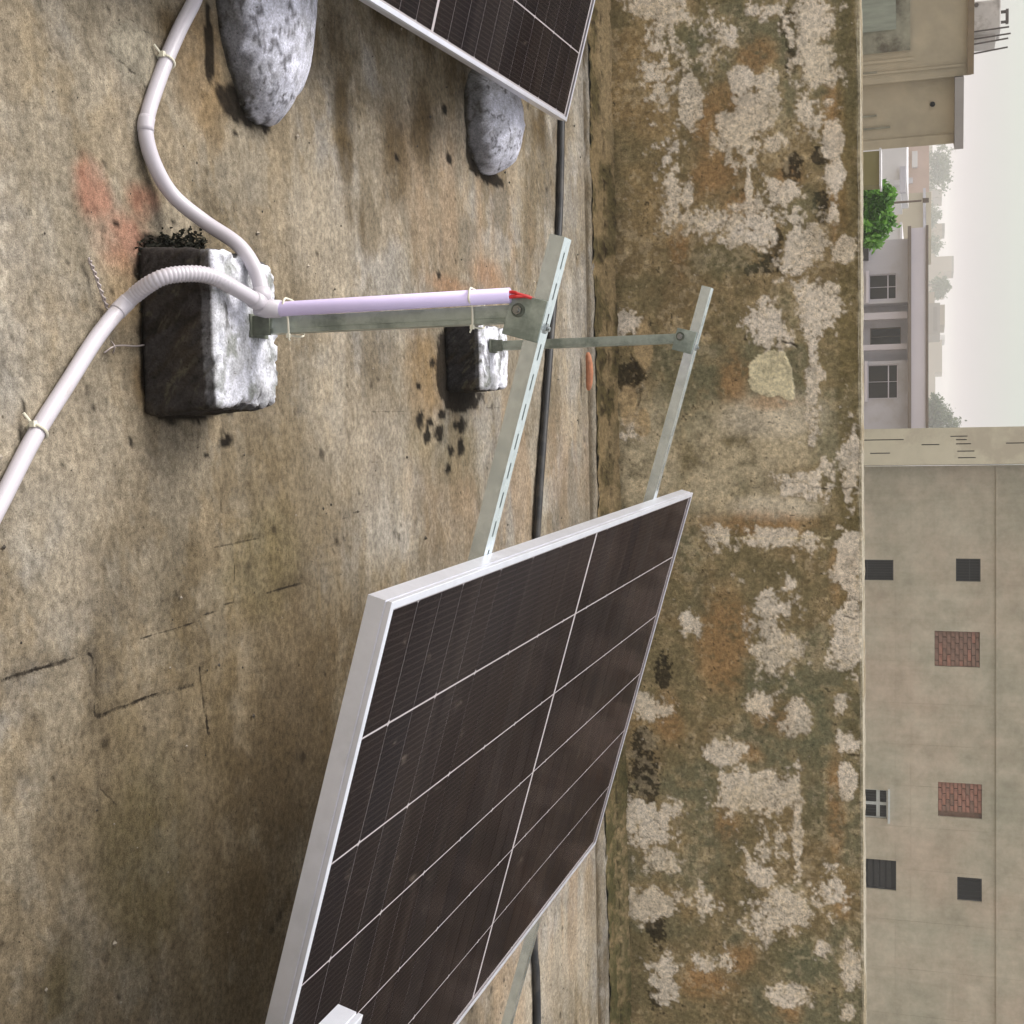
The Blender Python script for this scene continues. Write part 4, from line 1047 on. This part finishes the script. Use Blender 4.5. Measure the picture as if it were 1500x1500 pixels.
def left_building():
    d = 18.0
    C0 = -4.816
    xl = lambda v: (v - C0) * 1.0
    root = empty("building", town(C0, d, 0), (0, 0, -YAW + math.radians(19.5)))
    tag(root, "weathered tan concrete building at the left with a thin grey roof slab", "building")
    tan = mat("weathered_tan_concrete", lin(166, 153, 132, 1.2), .95, 0, .14, 1.4, .2, .01, stain=lin(144, 134, 116, 1.2), stain_scale=.9, stain_at=(.42, .64))
    dirt = mat("dirty_concrete", lin(140, 136, 120), .95, 0, .35, 5, .3, .01, stain=lin(92, 84, 70), stain_scale=3.0, stain_at=(.5, .64))
    b = MB(); b.bx(-12, xl(-5.656), 0, 7, GZ, 1.772); b.build("main_block", tan, root)
    b = MB(); b.bx(-12, xl(-5.665), -.10, 7.05, 1.721, 1.797); b.build("roof_edge", mat("brown_roof_edge", lin(130, 112, 90), .95, 0, .2, 3), root)
    b = MB(); b.bx(xl(-5.656) + .001, xl(-4.825), .16, 6, GZ, 1.569); b.build("side_block", tan, root)
    b = MB(); b.bx(xl(-5.647), xl(-4.752), -.10, 6.3, 1.569 + .001, 1.679); b.build("roof_slab", mat("grey_slab_edge", lin(150, 144, 142), .9, 0, .08, 3), root)
    b = MB(); b.bx(xl(-4.933), xl(-4.811), .135, .158, GZ, 1.561); b.build("corner_pilaster", tan, root)
    b = MB(); b.bx(-9, xl(-6.035), -.05, -.001, -1.2, 1.023); b.build("dirty_panel", dirt, root)
    b = MB(); b.bx(-9, xl(-6.306), -.085, -.051, -1.0, 0.8499); b.build("metal_sheet", mat("grey_green_sheet", lin(142, 146, 134), .7, 0, .2, 2.5, stretch=(6, 1, 1)), root)
    b = MB(); b.bx(xl(-5.8), xl(-5.773), -.03, -.001, GZ, 1.755); b.bx(xl(-5.945), xl(-5.909), -.02, -.001, GZ, 1.075); b.build("rain_streak_rib", tan, root)
    for yy, za, zb in ((xl(-5.8), -.7, 0.6059), (xl(-5.249), -.7, 0.5884), (xl(-5.087), -.7, 0.763)):
        b = MB(); b.bx(yy - .012, yy + .012, (-.03 if yy < xl(-5.656) else .13), (-.001 if yy < xl(-5.656) else .159), za, zb); b.build("crack_strip", dirt, root)
    b = MB(); b.cyl((xl(-5.33), .16, 1.297), (xl(-5.33), .12, 1.297), .035, 10); b.build("pipe_hole", MT['hole'], root)
    rod = mat("rusty_rebar", (.10, .085, .08), .8, .3, .2, 10)
    zb = 1.788
    for y_, yt, xt in ((13, 9, 1478), (67, 66, 1476), (76, 74.5, 1478), (84, 80, 1476), (97, 92.5, 1475)):
        pass
    for x0_, x1_, zt in ((xl(-6.659), xl(-6.695), 2.246), (xl(-6.171), xl(-6.189), 2.221), (xl(-6.08), xl(-6.107), 2.246), (xl(-6.017), xl(-6.053), 2.213), (xl(-5.9), xl(-5.945), 2.213)):
        b = MB(); dd = random.uniform(.1, .3); b.tube([(x0_, dd, zb - .05), (x1_, dd, zt)], .011, 6); b.build("rebar_rod", rod, root)
    b = MB(); b.tube([(xl(-6.695), 0.2, 2.139), (xl(-6.595), 0.2, 2.13)], .010, 6); b.build("rebar_rod", rod, root)
    t = empty("roof_tank", town(-7.431, 21, 1.788), TR)
    tag(t, "pale grey boxy water tank among bare steel rods on the left roof", "water tank")
    h = 2.306 - 1.788; w = -7.21 - -7.684
    gm = mat("pale_tank", lin(186, 182, 180), .8, 0, .12, 5, stain=lin(160, 154, 150), stain_scale=4)
    b = MB(); b.box((0, 0, h / 2 - .03), (w, .5, h), None, 0, .985); b.build("tank_body", gm, t, bevel=.02)
    b = MB(); b.box((w * .55, .1, h * .42), (w * .34, .4, h * .8)); b.build("tank_plinth", gm, t, bevel=.01)
    b = MB(); b.cyl((-.17, -.255, h * .28), (-.17, -.28, h * .28), .03, 10); b.build("outlet", rod, t)
    b = MB(); b.bx(-w * .3, w * .12, -.05, .05, h + .05, h + .09); b.bx(-w * .28, -w * .22, -.03, .03, h - .04, h + .05); b.bx(w * .05, w * .10, -.03, .03, h - .04, h + .05); b.build("tank_handle", rod, t)
left_building()

def simple_building(name, d, parts, label, cat="building", group=None):
    root = empty(name, town(0, d, 0), TR); tag(root, label, cat, group)
    for nm, (x0, x1), (z0, z1), (y0, y1), m in parts:
        b = MB(); b.bx(x0, x1, y0, y1, z0, z1); b.build(nm, m, root)
    return root
white = mat("white_distemper", lin(206, 203, 206, .95), .9, 0, .06, .6)
pinkish = mat("pinkish_render", lin(176, 150, 138), .9, 0, .12, .5)
cream = mat("cream_render", lin(176, 166, 146), .9, 0, .08, .4)
greyw = mat("grey_render", lin(172, 170, 180, 1.15), .9, 0, .07, .8, stain=lin(160, 156, 162, 1.15), stain_scale=.7)
band = mat("pale_band", lin(192, 187, 198, 1.1), .9, 0, .05, .6)
darkc = mat("dark_cornice", lin(112, 100, 92), .9, 0, .1, 2)
drk = mat("dark_glazing", (.012, .009, .008), .6, 0, .3, 2, spec=.12)
olv = mat("olive_plaster", lin(120, 112, 76), .95, 0, .15, 1.5)

o = simple_building("boundary_wall", 14.0, [("wall", (-3.738, -3.387), (GZ, 0.7627), (0, .2), olv), ("coping", (-3.738 - .02, -3.387 + .02), (0.7627 + .001, 0.7831), (-.03, .23), white)],
                    "low olive wall with a white top edge between the left building and the green tree", "wall")

def house():
    d = 40.0
    root = empty("house", town(0, d, 0), TR); tag(root, "pale grey flat-roofed house with three dark windows under a deep roof band", "house")
    xl, xr = -8.031, -2.008
    zt = 0.6685
    ws = [(-7.027, -6.284, -0.4346, 0.3415, 0.0), (-5.541, -5.019, -0.4346, 0.4571, .7), (-4.357, -3.353, -0.4736, 0.3801, 0.0)]
    r0, r1 = -6.164, -4.457
    def wall(a, b_, y, w):
        m = MB()
        x0, x1, z0, z1 = w[:4]
        for q in ((a, x0, GZ, zt), (x1, b_, GZ, zt), (x0, x1, GZ, z0), (x0, x1, z1, zt)): m.bx(q[0], q[1], y, y + .25, q[2], q[3])
        return m.build("wall", greyw, root)
    wall(xl, r0, 0, ws[0]); wall(r1, xr, 0, ws[2]); wall(r0, r1, .7, ws[1])
    b = MB(); b.bx(r0 - .2, r0, .26, .95, GZ, zt); b.bx(r1, r1 + .2, .26, .95, GZ, zt); b.build("porch_side", greyw, root)
    for x0, x1 in ((-5.903, -5.702), (-4.959, -4.798)):
        b = MB(); b.bx(x0, x1, .05, .28, GZ, zt - .02); b.build("column", band, root)
    for k, (x0, x1, z0, z1, y) in enumerate(ws):
        m = MB(); m.bx(x0 + .001, x1 - .001, y + .14, y + .16, z0 + .001, z1 - .001); w = m.build("window", drk, root)
        f = MB(); t = .022
        for q in ((x0, x0 + t, z0, z1), (x1 - t, x1, z0, z1), (x0 + t, x1 - t, z0, z0 + t), (x0 + t, x1 - t, z1 - t, z1)): f.bx(q[0], q[1], y + .06, y + .135, q[2], q[3])
        zz = z0 + (z1 - z0) * .69
        if k != 1:
            f.bx(x0 + t, x1 - t, y + .07, y + .13, zz - .016, zz + .016); 
        f.bx((x0 + x1) / 2 - .006, (x0 + x1) / 2 + .006, y + .08, y + .12, z0 + t, z1 - t)
        f.build("frame", band if k != 1 else darkc, w)
        if k != 1:
            s = MB(); s.bx(x0 - .1, x1 + .1, y - .12, y - .001, z0 - .08, z0 - .001); s.build("sill", band, w)
    # roof: cornice, band, coping
    b = MB(); b.bx(xl - .25, xr, -.55, 7, zt + .001, 0.7643); b.build("cornice", darkc, root)
    b = MB(); b.bx(xl - .2, xr, -.48, 7, 0.7643 + .001, 1.165); b.build("roof_band", band, root)
    b = MB(); b.bx(xl - .25, xr, -.52, 7, 1.165 + .001, 1.241); b.build("coping", darkc, root)
    b = MB(); b.bx(-7.85, -7.449, -.3, -.001, -2.4, -0.4443); b.build("meter_box", drk, root)
    b = MB(); b.bx(xl, xr, .96, 6.5, GZ, zt); b.build("inner_core", greyw, root)
house()

# pole
root = empty("street_pole", town(-6.806, 30, GZ)); tag(root, "dark thin street pole rising above the green tree", "pole")
b = MB(); b.tube([(0, 0, 0), (-.03, 0, 1.101 - GZ)], [.045, .024], 8); b.build("post", darkc, root)
b = MB(); b.box((-.03, 0, 1.187 - GZ), (.09, .09, .13)); b.build("cap", darkc, root)

simple_building("house", 62.0, [("wall", (-18.67, -15.16), (GZ, 0.2892), (0, 6), white), ("side_wing", (-15.16, -14.88), (GZ, -0.0088), (1, 6), white), ("ledge", (-15.68, -14.5), (-0.0088, 0.2594), (-.3, -.01), greyw)],
                "white house peeping out right of the tan building, above the olive wall", "house")
simple_building("house", 115.0, [("wall", (-36.37, -26.9), (GZ, 1.28), (0, 10), pinkish), ("stair_block", (-30.3, -28.98), (-0.0912, 0.3486), (-.5, -.01), white), ("window", (-28.17, -27.71), (-0.4218, -0.0362), (-.2, -.01), greyw)],
                "pinkish brown house far behind the white house", "house")
simple_building("house", 85.0, [("wall", (-19.88, -16.98), (GZ, 0.9081), (0, 9), cream), ("cornice", (-20.05, -16.98), (0.9081 + .01, 1.07), (-.4, 9), greyw), ("parapet", (-19.88, -16.98), (1.07 + .02, 1.393), (0, 9), cream), ("low_wing", (-15.39, -13.98), (GZ, -0.2386), (-12, -1), white), ("wing_roof", (-15.53, -13.98), (-0.2386 + .01, -0.1039), (-12.2, -.8), white)],
                "cream house with a parapet behind the street pole", "house")

SK = [(330, 300, [((332, 341), 1384)]), (332, 300, [((343, 350), 1376)]), (340, 300, [((380, 430), 1383), ((380, 402), 1397)]), (240, 240, [((447, 492), 1378)]), (300, 300, [((494, 547), 1381)]), (300, 300, [((548, 640), 1371)])]
far = mat("far_render", lin(150, 136, 118), .9, 0, .1, .2)
far2 = mat("far_render_grey", lin(130, 120, 112), .9, 0, .1, .2)
def sk(label, d, boxes, m, extra=()):
    root = empty("far_building", town(0, d, 0), TR); tag(root, label, "building", "hazy buildings on the skyline")
    for nm, x0, x1, z0, z1, mm in boxes:
        b = MB(); b.bx(x0, x1, (-.3 if nm == 'window' else 0), (-.01 if nm == 'window' else 10), z0, z1); b.build(nm, mm, root)
    return root
sk("hazy skyline block with a small flat head box, left of the pale stepped tower", 300, [("tower", -63.09, -61.59, GZ, 4.028, far), ("head_box", -63.09, -61.74, 4.028 + .01, 4.594, far2), ("wing", -61.44, -60.23, GZ, 3.319, far)], far)
sk("pale stepped skyline tower above the first house window", 320, [("tower", -59.59, -51.08, GZ, 4.666, far), ("upper_block", -59.59, -56.06, 4.666 + .01, 6.325, far), ("roof_slab", -59.59, -56.06, 6.325 + .02, 6.776, far2), ("lower_wing", -64.25, -59.59 - .02, GZ, 2.699, far)], far)
sk("skyline block with a dark window band above the middle house window", 220, [("block", -33.57, -28.49, GZ, 2.975, far2), ("roof_room", -33.24, -30.04, 2.975 + .01, 3.703, far), ("window", -32.91, -28.93, 1.934, 2.559, darkc), ("side_wing", -35.34, -33.57 - .02, GZ, 2.142, far)], far)
sk("long flat hazy skyline block above the third house window", 300, [("block", -37.64, -30.57, GZ, 4.028, far), ("white_stair", -38.7, -37.64 - .02, GZ, 4.594, white), ("low_wing", -30.57 + .02, -13.55, GZ, 2.609, far)], far)
sk("hazy far block behind the faint trees at the left", 330, [("block", -91.1, -69.57, GZ, 2.119, far), ("water_tower", -77.68, -75.86, 2.119 + .01, 4.306, far2)], far)

# ------------------------------------------------------------------ trees
def leaf_mat(name, c, c2):
    m, t, p, o = base_mat(name)
    g = t.nodes.new("ShaderNodeObjectInfo"); f = noise(t, 3.0, 4.0, .6)
    at = t.nodes.new("ShaderNodeAttribute"); at.attribute_name = "Col"
    t.links.new(at.outputs["Color"], p.inputs["Base Color"])
    p.inputs["Roughness"].default_value = .5
    p.inputs["Transmission Weight"].default_value = 0.0
    tr = t.nodes.new("ShaderNodeBsdfTranslucent"); t.links.new(at.outputs["Color"], tr.inputs[0])
    mx = t.nodes.new("ShaderNodeMixShader"); mx.inputs[0].default_value = .35
    t.links.new(p.outputs[0], mx.inputs[1]); t.links.new(tr.outputs[0], mx.inputs[2]); t.links.new(mx.outputs[0], o.inputs["Surface"])
    return m
LEAF = leaf_mat("green_leaves", None, None)
bark = mat("bark", (.12, .09, .06), .95, 0, .3, 12, .3)
def tree(loc, height, crown, n_clump, n_leaf, leaf, cols, label, seed, group=None):
    """crown = [(dx, dz from the tip of the trunk, rx, ry, rz)]"""
    r = random.Random(seed); rn = np.random.default_rng(seed)
    root = empty("tree", loc, TR); tag(root, label, "tree", group)
    b = MB(); lean = r.uniform(-.2, .2)
    tip = Vector((lean, 0, height))
    b.tube([(0, 0, 0), (lean * .4, .05, height * .45), (lean, 0, height)], [height * .035 + .03, height * .026 + .02, height * .012 + .01], 9)
    V = []; F = []; Cc = []
    for (dx, dy, dz, rx, ry, rz) in crown:
        ctr = Vector((dx, dy, height + dz))
        b.tube([(lean * .8, 0, height * .8), tuple((tip * .4 + ctr * .6)), tuple(ctr)], [.05 * rx + .012, .03 * rx + .008, .01], 6)
        for _ in range(n_clump):
            u = rn.normal(size=3); u /= np.linalg.norm(u); rad = r.random() ** .4
            cc = np.array(ctr) + u * rad * np.array((rx, ry, rz))
            cs = r.uniform(.5, 1.2) * .30 * min(rx, rz)
            tone = r.random(); base = np.array(cols[0]) * (1 - tone) + np.array(cols[1]) * tone
            for _ in range(n_leaf):
                q = cc + rn.normal(size=3) * cs * .6
                a = rn.normal(size=3); a /= np.linalg.norm(a); bb = np.cross(a, rn.normal(size=3)); bb /= np.linalg.norm(bb)
                l = leaf * r.uniform(.6, 1.3); k = len(V)
                V += [tuple(q), tuple(q + a * l * .5 + bb * l * .28), tuple(q + a * l), tuple(q + a * l * .5 - bb * l * .28)]
                F.append((k, k + 1, k + 2, k + 3)); Cc += [base * r.uniform(.8, 1.2)] * 4
    b.build("trunk", bark, root, smooth=True)
    me = bpy.data.meshes.new("crown"); me.from_pydata(V, [], F); set_col(me, np.array(Cc)); me.materials.append(LEAF)
    o = bpy.data.objects.new("crown", me); COL.objects.link(o); o.parent = root
tree(town(-3.328, 15, GZ), 5.6, [(-.14, 0, 0.7206 - GZ - 5.6, .17, .2, .16), (.06, .05, 0.6987 - GZ - 5.6, .19, .2, .17), (.22, 0, 0.611 - GZ - 5.6, .15, .2, .15), (-.22, 0, 0.611 - GZ - 5.6, .14, .2, .18), (0, .1, -.12, .42, .4, .35)],
     60, 34, .075, [(.075, .19, .030), (.20, .42, .070)], "bright green leafy treetop just over the parapet", 5)
FT = "faint hazy trees on the skyline"
dull = [(.06, .09, .04), (.12, .15, .07)]
tree(town(-64.99, 260, GZ), 8.0, [(-2.0, 0, 2.92 - GZ - 8, 2.8, 2.5, 2.6), (1.6, 0, 2.428 - GZ - 8, 2.8, 2.5, 2.6), (0, 0, 3.658 - GZ - 8, 2.2, 2.2, 1.6)], 40, 26, .55, dull, "faint hazy tree beside the tan building's slab, tallest at the left", 11, FT)
tree(town(-60.71, 280, GZ), 7.0, [(0, 0, 2.253 - GZ - 7, 2.4, 2.2, 1.4)], 40, 20, .5, dull, "faint low tree between the two skyline blocks at the left", 12, FT)
tree(town(-54.81, 280, GZ), 7.0, [(0, 0, 2.385 - GZ - 7, 1.9, 2.2, 1.6)], 40, 20, .5, dull, "faint small tree left of the stepped skyline tower", 13, FT)
tree(town(-43.07, 260, GZ), 7.5, [(0, 0, 4.026 - GZ - 7.5, 1.5, 2.0, 1.3), (.5, 0, 3.043 - GZ - 7.5, 2.0, 2.0, 1.6)], 36, 20, .5, dull, "faint dome shaped tree right of the stepped skyline tower", 14, FT)
tree(town(-10.54, 150, GZ), 7.5, [(-1.0, 0, 2 - GZ - 7.5, 1.2, 1.4, 1.1), (.6, 0, 2.993 - GZ - 7.5, 1.2, 1.4, 1.5), (.9, 0, 1.929 - GZ - 7.5, 1.2, 1.4, 1.3), (-.2, 0, 2.071 - GZ - 7.5, 1.3, 1.4, 1.1)], 44, 22, .34, [(.05, .085, .035), (.11, .15, .07)], "hazy green tree beside the pale pier of the big building", 15, FT)

# ------------------------------------------------------------------ haze
hm = bpy.data.materials.new("haze_air"); hm.use_nodes = True
t = hm.node_tree; t.nodes.clear()
ho = t.nodes.new("ShaderNodeOutputMaterial"); hv = t.nodes.new("ShaderNodeVolumePrincipled")
hv.inputs["Color"].default_value = (.985, .975, .965, 1); hv.inputs["Density"].default_value = .0019; hv.inputs["Anisotropy"].default_value = 0.2
t.links.new(hv.outputs[0], ho.inputs["Volume"])
b = MB(); b.bx(-424, 424, -304, 624, GZ - 1.2, 9.0)
tag(b.build("haze", hm), kind='stuff')
